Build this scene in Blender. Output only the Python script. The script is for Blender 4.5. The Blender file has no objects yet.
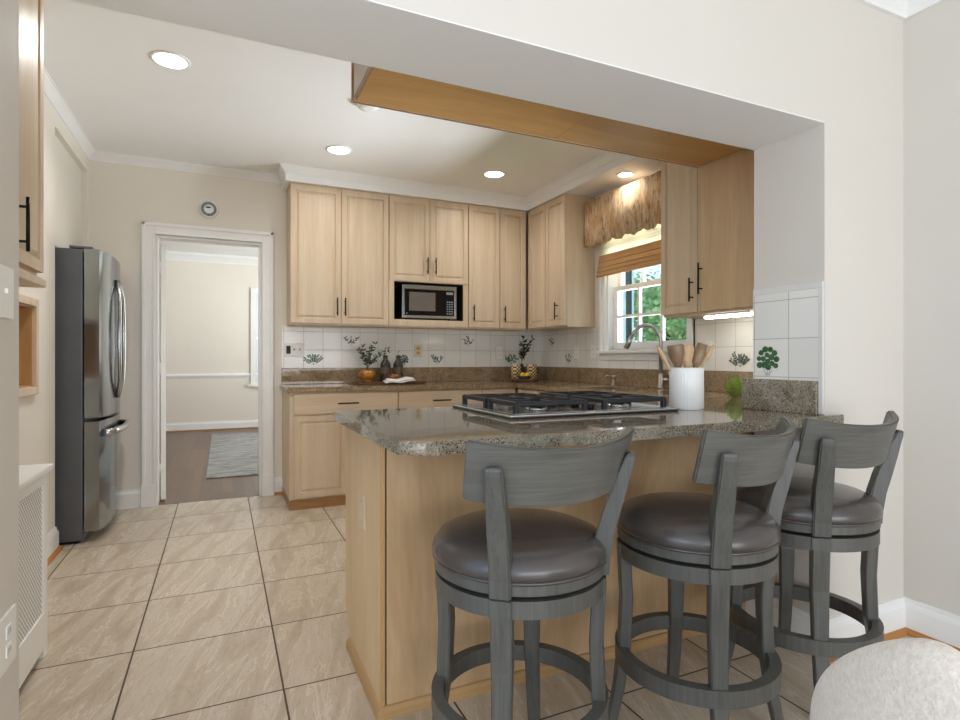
import bpy, bmesh, math, random
from mathutils import Vector, Matrix, Euler
R = math.radians
PI = math.pi
random.seed(7)
SC = bpy.context.scene
COL = SC.collection

# ------------------------------------------------------------------ camera
cam_d = bpy.data.cameras.new('camera')
cam = bpy.data.objects.new('camera', cam_d); COL.objects.link(cam)
cam_d.sensor_width = 36; cam_d.sensor_fit = 'HORIZONTAL'
cam_d.lens = 36 * 562.2 / 960
cam_d.shift_y = -0.0013
cam_d.clip_start = 0.02
cam.location = (0, 0, 1.13)
cam.rotation_euler = (R(90), 0, R(-24.63))
SC.camera = cam

# ------------------------------------------------------------------ world, exposure
W = bpy.data.worlds.new('world'); SC.world = W; W.use_nodes = True
nt = W.node_tree; nt.nodes.clear()
wo = nt.nodes.new('ShaderNodeOutputWorld'); bg = nt.nodes.new('ShaderNodeBackground')
tc = nt.nodes.new('ShaderNodeTexCoord'); sx = nt.nodes.new('ShaderNodeSeparateXYZ'); rp = nt.nodes.new('ShaderNodeValToRGB')
nt.links.new(tc.outputs['Generated'], sx.inputs[0]); nt.links.new(sx.outputs['Z'], rp.inputs[0])
rp.color_ramp.elements[0].position = 0.0; rp.color_ramp.elements[0].color = (0.62, 0.78, 0.98, 1)
rp.color_ramp.elements[1].position = 0.6; rp.color_ramp.elements[1].color = (0.42, 0.66, 1.0, 1)
nt.links.new(rp.outputs[0], bg.inputs[0]); bg.inputs[1].default_value = 1.5
nt.links.new(bg.outputs[0], wo.inputs[0])
SC.view_settings.view_transform = 'Standard'; SC.view_settings.look = 'None'
SC.view_settings.exposure = 0.0; SC.view_settings.gamma = 1.0
SC.view_settings.use_curve_mapping = False
SC.cycles.max_bounces = 10; SC.cycles.diffuse_bounces = 8; SC.cycles.sample_clamp_indirect = 6
SC.cycles.use_denoising = True
SC.cycles.caustics_reflective = False; SC.cycles.caustics_refractive = False

def area(name, loc, rot, sx_, sy_, power, color=(1, 1, 1), spread=180):
    l = bpy.data.lights.new(name, 'AREA'); l.shape = 'RECTANGLE'; l.size = sx_; l.size_y = sy_
    l.energy = power; l.color = color; l.spread = R(spread)
    o = bpy.data.objects.new(name, l); COL.objects.link(o); o.location = loc; o.rotation_euler = rot
    return o
# added fill lamps out of view, standing in for daylight in each room
area('dining_fill_light', (0.3, -3.6, 1.0), (R(106), 0, 0), 4.6, 1.8, 112, (1.0, 0.98, 0.955))  # added fill behind the camera, tilted up; no window is modelled there
area('dining_side_fill', (-2.6, -1.2, 1.6), (R(90), 0, R(-90)), 2.6, 1.8, 30, (1.0, 0.98, 0.955))  # added fill from the open side of the dining room
area('kitchen_ceiling_fill', (6.0, 3.42, 0.15), (R(103), 0, R(90)), 3.0, 1.4, 640, (0.88, 0.95, 1.0), 110)  # added low outside the window, tilted up to brighten the kitchen ceiling
area('hall_fill_light', (2.5, 7.6, 1.6), (R(90), 0, R(90)), 2.4, 1.6, 72, (1.0, 0.98, 0.95))  # added lamp standing inside the hall, out of view

# ------------------------------------------------------------------ materials
def lin(h):
    v = [int(h[i:i + 2], 16) / 255 for i in (0, 2, 4)]
    return tuple(c / 12.92 if c <= .04045 else ((c + .055) / 1.055) ** 2.4 for c in v) + (1,)
class NT:
    def __init__(s, name):
        s.m = bpy.data.materials.new(name); s.m.use_nodes = True
        s.t = s.m.node_tree; s.b = s.t.nodes['Principled BSDF']; s.out = s.t.nodes['Material Output']
    def n(s, ty, **kw):
        x = s.t.nodes.new('ShaderNode' + ty)
        for k, v in kw.items():
            if k.startswith('i_'):
                x.inputs[int(k[2:])].default_value = v
            else: setattr(x, k, v)
        return x
    def l(s, a, b):
        s.t.links.new(a, b)
    def coord(s, scale=(1, 1, 1), rot=(0, 0, 0), loc=(0, 0, 0)):
        c = s.n('TexCoord'); m = s.n('Mapping')
        m.inputs['Scale'].default_value = scale; m.inputs['Rotation'].default_value = rot; m.inputs['Location'].default_value = loc
        s.l(c.outputs['Object'], m.inputs[0]); return m.outputs[0]
    def noise(s, vec, scale, detail=4, rough=.55, dist=0):
        x = s.n('TexNoise'); x.inputs['Scale'].default_value = scale; x.inputs['Detail'].default_value = detail
        x.inputs['Roughness'].default_value = rough; x.inputs['Distortion'].default_value = dist
        s.l(vec, x.inputs['Vector']); return x.outputs['Fac']
    def ramp(s, fac, stops):
        r = s.n('ValToRGB'); e = r.color_ramp.elements
        while len(e) < len(stops): e.new(.5)
        for k, (p, c) in enumerate(stops):
            e[k].position = p; e[k].color = c if len(c) == 4 else tuple(c) + (1,)
        s.l(fac, r.inputs[0]); return r.outputs[0]
    def mix(s, fac, a, b, mode='MIX'):
        m = s.n('Mix', data_type='RGBA', blend_type=mode)
        for sock, v in ((m.inputs[0], fac), (m.inputs[6], a), (m.inputs[7], b)):
            if hasattr(v, 'links'): s.l(v, sock)
            else: sock.default_value = v
        return m.outputs[2]
    def math(s, op, a, b=0.0, c=None):
        m = s.n('Math', operation=op)
        for k, v in enumerate((a, b) if c is None else (a, b, c)):
            if hasattr(v, 'links'): s.l(v, m.inputs[k])
            else: m.inputs[k].default_value = v
        return m.outputs[0]
    def bump(s, h, strength=.2, dist=.01):
        b = s.n('Bump'); b.inputs['Strength'].default_value = strength; b.inputs['Distance'].default_value = dist
        s.l(h, b.inputs['Height']); s.l(b.outputs[0], s.b.inputs['Normal'])
    def col(s, c):
        if hasattr(c, 'links'): s.l(c, s.b.inputs['Base Color'])
        else: s.b.inputs['Base Color'].default_value = c
    def set(s, rough=.5, metal=0, spec=.5, **kw):
        s.b.inputs['Roughness'].default_value = rough; s.b.inputs['Metallic'].default_value = metal
        s.b.inputs['Specular IOR Level'].default_value = spec
        for k, v in kw.items(): s.b.inputs[k.replace('_', ' ')].default_value = v
        return s.m
    def grid(s, a, oa, sa, b, ob, sb, w):
        """grout mask (1 on the joint) and a per-cell random value; a, b are axis letters"""
        c = s.n('NewGeometry'); x = s.n('SeparateXYZ'); s.l(c.outputs['Position'], x.inputs[0])
        ms, ids = [], []
        for ax, o, st in ((a, oa, sa), (b, ob, sb)):
            u = s.math('DIVIDE', s.math('SUBTRACT', x.outputs[ax], o), st)
            ids.append(s.math('FLOOR', u))
            d = s.math('ABSOLUTE', s.math('SUBTRACT', s.math('FRACT', u), .5))
            ms.append(s.math('GREATER_THAN', d, .5 - w / st / 2))
        cv = s.n('CombineXYZ'); s.l(ids[0], cv.inputs[0]); s.l(ids[1], cv.inputs[1])
        wn = s.n('TexWhiteNoise'); s.l(cv.outputs[0], wn.inputs['Vector'])
        return s.math('MAXIMUM', ms[0], ms[1]), wn.outputs['Value'], wn.outputs['Color']

def plain(name, hx, rough=.5, metal=0, var=.04, scale=6, spec=.5, **kw):
    n = NT(name); c = lin(hx)
    f = n.noise(n.coord(), scale, 3)
    d = tuple(max(0, v * (1 - var * 2)) for v in c[:3]) + (1,)
    b = tuple(min(1, v * (1 + var)) for v in c[:3]) + (1,)
    n.col(n.ramp(f, [(.3, d), (.7, b)]))
    return n.set(rough, metal, spec, **kw)
def paint(name, hx, rough=.6):
    n = NT(name); c = lin(hx)
    f = n.noise(n.coord(), 1.5, 2); d = tuple(v * .97 for v in c[:3]) + (1,)
    n.col(n.ramp(f, [(.3, d), (.7, c)])); n.bump(n.noise(n.coord(), 250, 2), .04, .002)
    return n.set(rough, 0, .3)
def wood(name, dark, light, grain=(14, 14, .9), fine=(110, 110, 4), rough=.38, dist=.6, fineamt=.35):
    n = NT(name)
    f1 = n.noise(n.coord(grain), 1.0, 4, .6, dist); f2 = n.noise(n.coord(fine), 1.0, 3, .6)
    f = n.math('ADD', n.math('MULTIPLY', f1, 1 - fineamt), n.math('MULTIPLY', f2, fineamt))
    n.col(n.ramp(f, [(.32, lin(dark)), (.68, lin(light))])); n.bump(f2, .05, .002)
    return n.set(rough, 0, .45)
def emit(name, col, st):
    n = NT(name); n.col((1, 1, 1, 1)); n.b.inputs['Emission Color'].default_value = col + (1,); n.b.inputs['Emission Strength'].default_value = st
    return n.set(.5)
def granite(name, base, dark, light, warm):
    n = NT(name); v = n.coord()
    a = n.noise(v, 7, 6, .72, 1.2); b = n.noise(v, 95, 4, .75); c = n.noise(v, 190, 3, .7)
    col = n.ramp(a, [(.40, lin(warm)), (.56, lin(base))])
    col = n.mix(n.ramp(b, [(.55, (0, 0, 0)), (.62, (1, 1, 1))]), col, lin(light))
    col = n.mix(n.ramp(c, [(.56, (0, 0, 0)), (.61, (1, 1, 1))]), col, lin(dark))
    vo = n.n('TexVoronoi'); vo.inputs['Scale'].default_value = 170; n.l(v, vo.inputs['Vector'])
    big = n.noise(v, 13, 5, .75, .8)
    sp = n.math('MULTIPLY', n.math('LESS_THAN', vo.outputs['Distance'], .34), n.math('GREATER_THAN', big, .49))
    col = n.mix(sp, col, lin(dark)); n.col(col)
    return n.set(.045, 0, .6)
M = {}
M['wall'] = paint('wall_paint', 'E7E1D6'); M['wall_din'] = paint('dining_paint', 'D8D3CB')
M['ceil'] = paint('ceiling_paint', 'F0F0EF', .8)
M['trim'] = plain('white_trim', 'EDEDEB', .35, var=.01)
M['maple'] = wood('maple_wood', 'C3AB8C', 'D6C4AA')
M['maple_v'] = wood('maple_drawer', 'C3AB8C', 'D6C4AA', (.9, .9, 14), (4, 4, 110))
M['maple_end'] = wood('maple_edge', 'A8804F', 'C49C6A')
M['ply'] = wood('maple_plywood', 'A9875F', 'CBAB84', (2.6, 2.6, .7), (60, 60, 3), .42, 2.2, .18)
M['ply_s'] = wood('stained_plywood', 'BE9257', 'D4AA70', (1.0, 5, 5), (4, 60, 60), .36, 1.2, .25)
M['panel_v'] = wood('stained_panel', 'C6A981', 'DCC29C', (6, 6, 1), (90, 90, 4), .4, 1.2, .35)
M['shoe'] = wood('oak_moulding', '9A6430', 'BF8648', (.9, .9, 20), (4, 4, 90))
M['maple_shoe'] = wood('maple_moulding', 'A07C50', 'BE9A6A', (.9, .9, 20), (4, 4, 90))
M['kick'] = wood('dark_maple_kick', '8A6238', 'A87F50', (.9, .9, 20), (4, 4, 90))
M['black'] = plain('black_metal', '1B1A19', .4, .6); M['shelf_shade'] = plain('painted_shelf_shade', '1E1814', .7)  # the near-black brown is the microwave shelf's shade put into colour
M['steel'] = plain('stainless_steel', 'B9BBBC', .24, 1, var=.02); M['chrome'] = plain('brushed_nickel', 'B5B3AE', .28, 1, var=.02)
M['fsteel'] = plain('fridge_steel', '8C9092', .14, 1, var=.02)
M['fside'] = plain('fridge_grey', '55575A', .45, .2); M['iron'] = plain('cast_iron', '222426', .5, .1)
M['fglass'] = plain('black_glass', '0C0C0E', .08, 0, spec=.6); M['mwin'] = plain('microwave_window', '6E6862', .15)
M['white'] = plain('white_plastic', 'EFEEEA', .4, var=.01); M['cream'] = plain('ivory_plastic', 'DCCDAC', .4)
M['tile_edge'] = plain('glazed_edge_tile', 'DDDDD9', .12, var=.01); M['ivory'] = plain('old_ivory', 'D3C3A8', .45); M['tan'] = plain('tan_plastic', 'C09A62', .45); M['gray'] = plain('grey_plastic', '7C838B', .5)
M['stool_h'] = wood('grey_stained_rail', '4C4B46', '64635E', (4, 4, 60), (6, 6, 190), .38, .3, .5)
M['stool'] = wood('grey_stained_wood', '464541', '5D5C57', (60, 60, 3), (190, 190, 5), .4, .3, .5)
def leather():
    n = NT('dark_leather'); f = n.noise(n.coord(), 7, 3, .5)
    n.col(n.ramp(f, [(.2, lin('3B3634')), (.8, lin('4C4643'))])); n.bump(n.noise(n.coord(), 220, 3), .12, .002)
    n.b.inputs['Roughness'].default_value = .27; n.b.inputs['Coat Weight'].default_value = .25; n.b.inputs['Coat Roughness'].default_value = .2
    n.b.inputs['Specular IOR Level'].default_value = .6; return n.m
M['leather'] = leather()
M['gran_w'] = granite('brown_granite', 'A28D70', '4B3E2E', 'C6B597', '8B7556')
M['gran_g'] = granite('green_grey_granite', '979080', '33312D', 'BFB8A8', '897863')
def tile_mat(name, a, oa, b, ob):
    n = NT(name); g, rv, rc = n.grid(a, oa, .16, b, ob, .156, .0028)
    base = n.mix(rv, lin('E2E2DC'), lin('EBEAE6'))
    n.col(n.mix(g, base, lin('A9A7A1')))
    n.l(n.ramp(g, [(0, (.1, .1, .1)), (1, (.7, .7, .7))]), n.b.inputs['Roughness'])
    n.bump(n.math('SUBTRACT', 1, g), .35, .002); return n.m
M['tile_b'] = tile_mat('glazed_tile_xz', 'X', .628, 'Z', 1.05)
M['tile_r'] = tile_mat('glazed_tile_yz', 'Y', 4.955, 'Z', 1.05)
M['tile_j'] = tile_mat('glazed_tile_end', 'Y', 1.537, 'Z', 1.056)
def floor_tile():
    n = NT('stone_floor_tile'); g, rv, rc = n.grid('X', -.312, .503, 'Y', 3.538, .504, .0065)
    c = n.n('TexCoord'); off = n.n('VectorMath', operation='MULTIPLY_ADD')
    n.l(rc, off.inputs[0]); off.inputs[1].default_value = (4, 4, 4); n.l(c.outputs['Object'], off.inputs[2])
    mp = n.n('Mapping'); mp.inputs['Rotation'].default_value = (0, 0, R(14)); n.l(off.outputs[0], mp.inputs[0])
    sc2 = n.n('Mapping'); sc2.inputs['Scale'].default_value = (7.5, 1.3, 1); n.l(mp.outputs[0], sc2.inputs[0])
    f1 = n.noise(sc2.outputs[0], 1.0, 6, .62, 1.1)
    f2 = n.noise(sc2.outputs[0], 3.2, 5, .65, 1.6)
    f3 = n.noise(off.outputs[0], 2.0, 3)
    base = n.ramp(f1, [(.30, lin('AFA08C')), (.48, lin('C4B7A5')), (.70, lin('D3C9BA'))])
    vein = n.math('LESS_THAN', n.math('ABSOLUTE', n.math('SUBTRACT', f2, .5)), .012)
    vein2 = n.math('LESS_THAN', n.math('ABSOLUTE', n.math('SUBTRACT', f1, .52)), .010)
    base = n.mix(n.math('MULTIPLY', vein, .45), base, lin('A68B6C'))
    base = n.mix(n.math('MULTIPLY', vein2, .55), base, lin('E2D8C9'))
    base = n.mix(n.math('MULTIPLY', f3, .35), base, lin('C8B89F'))
    base = n.mix(n.math('MULTIPLY', rv, .22), base, lin('B9A892'))
    n.col(n.mix(g, base, lin('4A3B2D')))
    n.l(n.ramp(g, [(0, (.26, .26, .26)), (1, (.8, .8, .8))]), n.b.inputs['Roughness'])
    n.bump(n.math('SUBTRACT', n.math('MULTIPLY', f2, .25), g), .25, .003); return n.m
M['floor'] = floor_tile()
def hall_floor():
    n = NT('hall_oak_boards'); g, rv, rc = n.grid('X', 0, .085, 'Y', 0, 1.3, .003)
    f = n.noise(n.coord((40, 3, 1)), 1, 4, .6, .5)
    c = n.mix(rv, lin('563D2C'), lin('765740')); c = n.mix(n.math('MULTIPLY', f, .5), c, lin('493325'))
    n.col(n.mix(g, c, lin('35271D'))); return n.set(.3)
M['hallfloor'] = hall_floor()
def rug_mat():
    n = NT('woven_rug'); f = n.noise(n.coord((5, 26, 1)), 1, 6, .75, .9)
    n.col(n.ramp(f, [(.3, lin('5F6365')), (.5, lin('9A9B99')), (.68, lin('C2C1BC'))])); n.bump(n.noise(n.coord(), 120), .4, .01); return n.set(.95, spec=.1)
M['rug'] = rug_mat()
def boucle():
    n = NT('cream_boucle'); f = n.noise(n.coord(), 130, 4, .7)
    n.col(n.ramp(f, [(.3, lin('CBBFB2')), (.65, lin('E0D7CC'))])); n.bump(f, .55, .006)
    n.b.inputs['Sheen Weight'].default_value = .4; return n.set(.95, spec=.1)
M['boucle'] = boucle()
def valance_mat():
    n = NT('speckled_fabric'); f = n.noise(n.coord((50, 50, 14)), 1, 4, .7); f2 = n.noise(n.coord((9, 9, 7)), 1, 3)
    c = n.ramp(f, [(.36, lin('8A7460')), (.46, lin('CDB08C')), (.6, lin('DDC6A4'))])
    n.col(n.mix(n.ramp(f2, [(.45, (0, 0, 0)), (.6, (.45, .45, .45))]), c, lin('C08E58'))); n.bump(f, .3, .004); return n.set(.9, spec=.1)
M['valance'] = valance_mat()
def shade_mat(name, hx, tr):
    n = NT(name); f = n.noise(n.coord((3, 3, 160)), 1, 3); c = lin(hx)
    col = n.ramp(f, [(.3, tuple(v * .72 for v in c[:3])), (.6, c)]); n.col(col); n.set(.9, spec=.1)
    t = n.n('BsdfTranslucent'); n.l(col, t.inputs[0]); mx = n.n('MixShader'); mx.inputs[0].default_value = tr
    n.l(n.b.outputs[0], mx.inputs[1]); n.l(t.outputs[0], mx.inputs[2]); n.l(mx.outputs[0], n.out.inputs[0]); return n.m
M['shade_thin'] = shade_mat('woven_shade_thin', 'EFE8D4', .5); M['shade_fold'] = shade_mat('woven_shade_folds', 'C9A67A', .35)
def glass():
    n = NT('window_glass'); t = n.n('BsdfTransparent'); g = n.n('BsdfGlossy'); g.inputs['Roughness'].default_value = .02
    lw = n.n('LayerWeight'); lw.inputs[0].default_value = .5; mx = n.n('MixShader')
    n.l(n.math('MULTIPLY_ADD', n.math('POWER', lw.outputs['Facing'], 4.0), .4, .03), mx.inputs[0]); n.l(t.outputs[0], mx.inputs[1]); n.l(g.outputs[0], mx.inputs[2]); n.l(mx.outputs[0], n.out.inputs[0]); return n.m
M['glass'] = glass()
def foliage(name, a, b):
    n = NT(name); f = n.noise(n.coord(), 3, 3); n.col(n.ramp(f, [(.35, lin(a)), (.65, lin(b))])); return n.set(.6, spec=.3)
M['leaf_a'] = foliage('tree_leaves', '8DB57C', 'D6E6AE'); M['leaf_b'] = foliage('far_tree_leaves', '9CCBB4', 'D6ECC6')
M['bark'] = plain('bark', '5B4B3C', .9); M['grass'] = foliage('lawn_grass', '6F9A58', '98BE74')
M['siding'] = plain('pale_siding', 'E6EEF2', .7); M['shutter'] = plain('dark_shutter', '26383A', .6)
M['olive'] = foliage('olive_leaf', '2E3A2C', '5E6B50'); M['oliveb'] = foliage('dark_olive_leaf', '161E17', '37442F')
M['stem'] = plain('plant_stem', '55503C', .8)
M['amber'] = plain('amber_glaze', 'A8742A', .3, .25, var=.2, scale=20); M['bottle'] = plain('dark_glass', '3A372C', .22, var=.2, scale=12)
M['label'] = plain('brown_label', '5A4A38', .7); M['copper'] = plain('copper_bowl', '8F5C36', .35, .5, var=.25, scale=25)
M['walnut'] = wood('walnut_board', '4A2E1C', '6F472B', (.9, 20, 20), (4, 90, 90)); M['linen'] = plain('white_linen', 'EFEFEC', .9)
M['basket'] = None
def basket():
    n = NT('woven_basket'); c = n.n('TexCoord'); ch = n.n('TexChecker'); ch.inputs['Scale'].default_value = 60
    ch.inputs['Color1'].default_value = lin('D9BF8F'); ch.inputs['Color2'].default_value = lin('5A452D')
    n.l(c.outputs['Object'], ch.inputs[0]); n.col(ch.outputs[0]); return n.set(.8)
M['basket'] = basket()
M['navy'] = plain('dark_ceramic', '23242C', .3); M['lemon'] = plain('lemon_peel', 'E8BE2A', .45)
M['crock'] = plain('white_ceramic', 'ECECE9', .3, var=.01)
M['spoon'] = wood('utensil_wood', 'B6926A', 'D0B189', (20, 20, 3)); M['spoon_d'] = wood('dark_utensil_wood', '7D6248', '9A7E60', (20, 20, 3))
M['arti'] = foliage('artichoke_green', '7E9C3C', 'B6CB6C')
M['print'] = plain('painted_green', '3C6A45', .3, var=.25, scale=60); M['print_b'] = plain('painted_grey_green', '4A6150', .3, var=.25, scale=60)
M['printstem'] = plain('painted_stem', '6B705A', .3)
M['lamp'] = emit('lamp_disc', (1.0, .97, .92), 9); M['tube'] = emit('tube_glow', (1.0, .97, .88), 14)
M['backing'] = plain('grille_backing', '8A8C8C', .8)
def grille():
    n = NT('perforated_metal'); c = n.n('TexCoord'); x = n.n('SeparateXYZ'); n.l(c.outputs['Object'], x.inputs[0])
    row = n.math('DIVIDE', x.outputs['Z'], .0105); par = n.math('MULTIPLY', n.math('MODULO', n.math('FLOOR', row), 2), .5)
    u = n.math('ADD', n.math('DIVIDE', x.outputs['Y'], .021), par)
    du = n.math('MULTIPLY', n.math('SUBTRACT', n.math('FRACT', u), .5), 2.0); dv = n.math('MULTIPLY', n.math('SUBTRACT', n.math('FRACT', row), .5), 1.0)
    d = n.math('ADD', n.math('MULTIPLY', du, du), n.math('MULTIPLY', dv, dv))
    h = n.math('LESS_THAN', d, .20); n.col(n.mix(h, lin('EDEDEB'), lin('77797A'))); n.bump(n.math('SUBTRACT', 1, h), .4, .004); return n.set(.5)
M['grille'] = grille()

# ------------------------------------------------------------------ mesh helpers
class B:
    def __init__(s): s.bm = bmesh.new()
    def box(s, x0, x1, y0, y1, z0, z1, bev=0, mt=0, seg=2, M4=None):
        vs = [s.bm.verts.new(p) for p in ((x0, y0, z0), (x1, y0, z0), (x1, y1, z0), (x0, y1, z0), (x0, y0, z1), (x1, y0, z1), (x1, y1, z1), (x0, y1, z1))]
        fs = [s.bm.faces.new([vs[i] for i in q]) for q in ((0, 3, 2, 1), (4, 5, 6, 7), (0, 1, 5, 4), (1, 2, 6, 5), (2, 3, 7, 6), (3, 0, 4, 7))]
        for f in fs: f.material_index = mt
        vv = vs
        if bev:
            r = bmesh.ops.bevel(s.bm, geom=list({e for f in fs for e in f.edges}), offset=bev, segments=seg, profile=.6, affect='EDGES')
            for f in r['faces']: f.material_index = mt
            vv = [v for v in s.bm.verts if v.is_valid and (v in r['verts'] or v in vs)] if M4 is not None else []
        if M4 is not None:
            bmesh.ops.transform(s.bm, matrix=M4, verts=[v for v in vv if v.is_valid])
        return s
    def rings(s, rs, cap=True, mt=0, closed=False):
        L = [[s.bm.verts.new(p) for p in r] for r in rs]
        n = len(L[0])
        for a, b in list(zip(L, L[1:])) + ([(L[-1], L[0])] if closed else []):
            for i in range(n):
                f = s.bm.faces.new((a[i], a[(i + 1) % n], b[(i + 1) % n], b[i])); f.material_index = mt; f.smooth = True
        if cap and not closed:
            for r, rev in ((L[0], True), (L[-1], False)):
                f = s.bm.faces.new(list(reversed(r)) if rev else r); f.material_index = mt
        return s
    def lathe(s, prof, c=(0, 0, 0), n=28, mt=0, cap=True, rib=0, nrib=0):
        rs = []
        for r, z in prof:
            rs.append([(c[0] + r * (1 + rib * math.cos(nrib * 2 * PI * i / n)) * math.cos(2 * PI * i / n), c[1] + r * (1 + rib * math.cos(nrib * 2 * PI * i / n)) * math.sin(2 * PI * i / n), c[2] + z) for i in range(n)])
        return s.rings(rs, cap, mt)
    def tube(s, pts, r, n=10, mt=0, flat=1.0):
        P = [Vector(p) for p in pts]; rr = r if isinstance(r, (list, tuple)) else [r] * len(P)
        rs = []; up = None
        for i, p in enumerate(P):
            d = (P[min(i + 1, len(P) - 1)] - P[max(i - 1, 0)]).normalized()
            if up is None:
                up = Vector((0, 0, 1)) if abs(d.z) < .9 else Vector((1, 0, 0))
            sd = d.cross(up).normalized(); u2 = sd.cross(d).normalized(); up = u2
            rs.append([tuple(p + (sd * math.cos(2 * PI * k / n) + u2 * flat * math.sin(2 * PI * k / n)) * rr[i]) for k in range(n)])
        return s.rings(rs, True, mt)
    def prism(s, poly, z0, z1, bev=0, mt=0, seg=3):
        a = [s.bm.verts.new((x, y, z0)) for x, y in poly]; b = [s.bm.verts.new((x, y, z1)) for x, y in poly]
        n = len(poly); fs = [s.bm.faces.new(list(reversed(a))), s.bm.faces.new(b)]
        for i in range(n): fs.append(s.bm.faces.new((a[i], a[(i + 1) % n], b[(i + 1) % n], b[i])))
        for f in fs: f.material_index = mt
        if bev:
            bmesh.ops.bevel(s.bm, geom=list({e for f in fs[:2] for e in f.edges}), offset=bev, segments=seg, profile=.5, affect='EDGES')
        return s
    def sphere(s, c, r, sc=(1, 1, 1), sub=2, mt=0):
        m = Matrix.Translation(c) @ Matrix.Diagonal((r * sc[0], r * sc[1], r * sc[2], 1))
        x = bmesh.ops.create_icosphere(s.bm, subdivisions=sub, radius=1, matrix=m)
        for v in x['verts']:
            for f in v.link_faces: f.smooth = True; f.material_index = mt
        return s
    def leaf(s, p, d, nrm, L, w, mt=0, cup=.15):
        p = Vector(p); d = Vector(d).normalized(); nrm = Vector(nrm); sd = d.cross(nrm).normalized(); nn = sd.cross(d)
        c = [p, p + d * L * .3 + sd * w * .45 + nn * cup * w, p + d * L * .65 + sd * w * .42 + nn * cup * w, p + d * L, p + d * L * .65 - sd * w * .42 + nn * cup * w, p + d * L * .3 - sd * w * .45 + nn * cup * w]
        v = [s.bm.verts.new(q) for q in c]; f = s.bm.faces.new(v); f.material_index = mt; return s
    def run(s, p0, p1, nrm, prof, m0=0, m1=0, mt=0):
        """extrude profile [(out, z)] from p0 to p1, mitred: +1 inside corner, -1 outside corner"""
        p0 = Vector(p0); p1 = Vector(p1); nv = Vector(nrm); d = (p1 - p0).normalized()
        a = [p0 + nv * o + d * (m0 * o) + Vector((0, 0, z)) for o, z in prof]; b = [p1 + nv * o - d * (m1 * o) + Vector((0, 0, z)) for o, z in prof]
        s.rings([[tuple(q) for q in a], [tuple(q) for q in b]], True, mt)
        for f in s.bm.faces: f.smooth = False
        return s
    def xf(s, m):
        bmesh.ops.transform(s.bm, matrix=m, verts=s.bm.verts[:]); return s
def root_loc(p):
    while p.parent: p = p.parent
    return p.location if p.type == 'EMPTY' else Vector((0, 0, 0))
def obj(name, b, mats, parent=None, world=True, smooth=False):
    bm = b.bm
    bmesh.ops.recalc_face_normals(bm, faces=bm.faces[:])
    me = bpy.data.meshes.new(name)
    if parent is not None and world: bmesh.ops.translate(bm, vec=-root_loc(parent), verts=bm.verts[:])
    if smooth:
        for f in bm.faces: f.smooth = True
    bm.to_mesh(me); bm.free()
    for m in (mats if isinstance(mats, (list, tuple)) else [mats]): me.materials.append(M[m] if isinstance(m, str) else m)
    o = bpy.data.objects.new(name, me); COL.objects.link(o)
    if parent is not None: o.parent = parent
    return o
def autosmooth(o, ang=35):
    me = o.data
    for p in me.polygons: p.use_smooth = True
    try: me.set_sharp_from_angle(angle=R(ang))
    except Exception: pass
    for p in me.polygons:
        if p.area > .05: p.use_smooth = False
    return o
def tag(o, label, cat, group=None, kind=None):
    o['label'] = label; o['category'] = cat
    if group: o['group'] = group
    if kind: o['kind'] = kind
    return o
def thing(name, label, cat, loc=(0, 0, 0), rz=0, group=None):
    o = bpy.data.objects.new(name, None); COL.objects.link(o); o.location = loc; o.rotation_euler = (0, 0, rz)
    o.empty_display_size = .1
    return tag(o, label, cat, group)
def struct(name, b, m, parent=None, label=None):
    o = obj(name, b, m, parent)
    if parent is None: o['kind'] = 'structure'
    if label: o['label'] = label
    return o
def copy_tree(o, parent=None):
    c = o.copy(); COL.objects.link(c)
    if parent is not None: c.parent = parent
    for ch in list(o.children): copy_tree(ch, c)
    return c

# ------------------------------------------------------------------ room shell
CZ = 2.656          # ceiling
YB, XR, XL = 4.97, 2.955, -.895
YW, YJ, XJ, XJL, ZH, XW = 1.394, 1.705, 2.077, -.448, 2.025, 2.58
struct('floor', B().box(-1.75, 3.15, -3.6, YB + .01, -.06, 0), 'floor', label='beige stone-look tile floor with dark grout lines')
struct('floor_hall', B().box(-2.4, 3.2, YB + .01, 9.95, -.06, .002), 'hallfloor', label='brown oak boards seen through the doorway')
struct('ceiling', B().box(-1.75, 3.15, -3.6, YB + .12, CZ, CZ + .1), 'ceil')
struct('ceiling_hall', B().box(-2.4, 3.2, YB + .12, 9.95, 2.77, 2.87), 'ceil')
# back wall with doorway
DL, DR, DH = -.468, .296, 2.085
b = B(); b.box(-1.75, DL, YB, YB + .12, 0, CZ); b.box(DR, 3.15, YB, YB + .12, 0, CZ); b.box(DL, DR, YB, YB + .12, DH, CZ)
struct('wall_back', b, 'wall')
# window opening in the right kitchen wall
WY0, WY1, WZ0, WZ1 = 2.955, 3.875, 1.20, 2.30
b = B(); b.box(XR, XR + .16, YJ, WY0, 0, CZ); b.box(XR, XR + .16, WY1, YB, 0, CZ); b.box(XR, XR + .16, WY0, WY1, 0, WZ0); b.box(XR, XR + .16, WY0, WY1, WZ1, CZ)
struct('wall_right', b, 'wall')
# left kitchen wall, recess for the fridge, niche opening
NY0, NY1, NZ0, NZ1 = 3.00, 3.615, .985, 1.40
b = B(); b.box(XL - .14, XL, YJ, NY0, 0, CZ); b.box(XL - .14, XL, NY1, 4.05, 0, CZ); b.box(XL - .14, XL, NY0, NY1, 0, NZ0); b.box(XL - .14, XL, NY0, NY1, NZ1, CZ)
b.box(-1.75, XL, 4.05, 4.93, 2.50, CZ); b.box(-1.75, XL - .035, 4.05, 4.93, 1.824, 2.50); b.box(-1.75, XL, 4.925, YB, 0, CZ); b.box(-1.75, -1.62, 3.93, 4.93, 0, 2.5); b.box(-1.62, XL - .14, 3.93, 4.05, 0, CZ)
struct('wall_left', b, 'wall')
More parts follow.
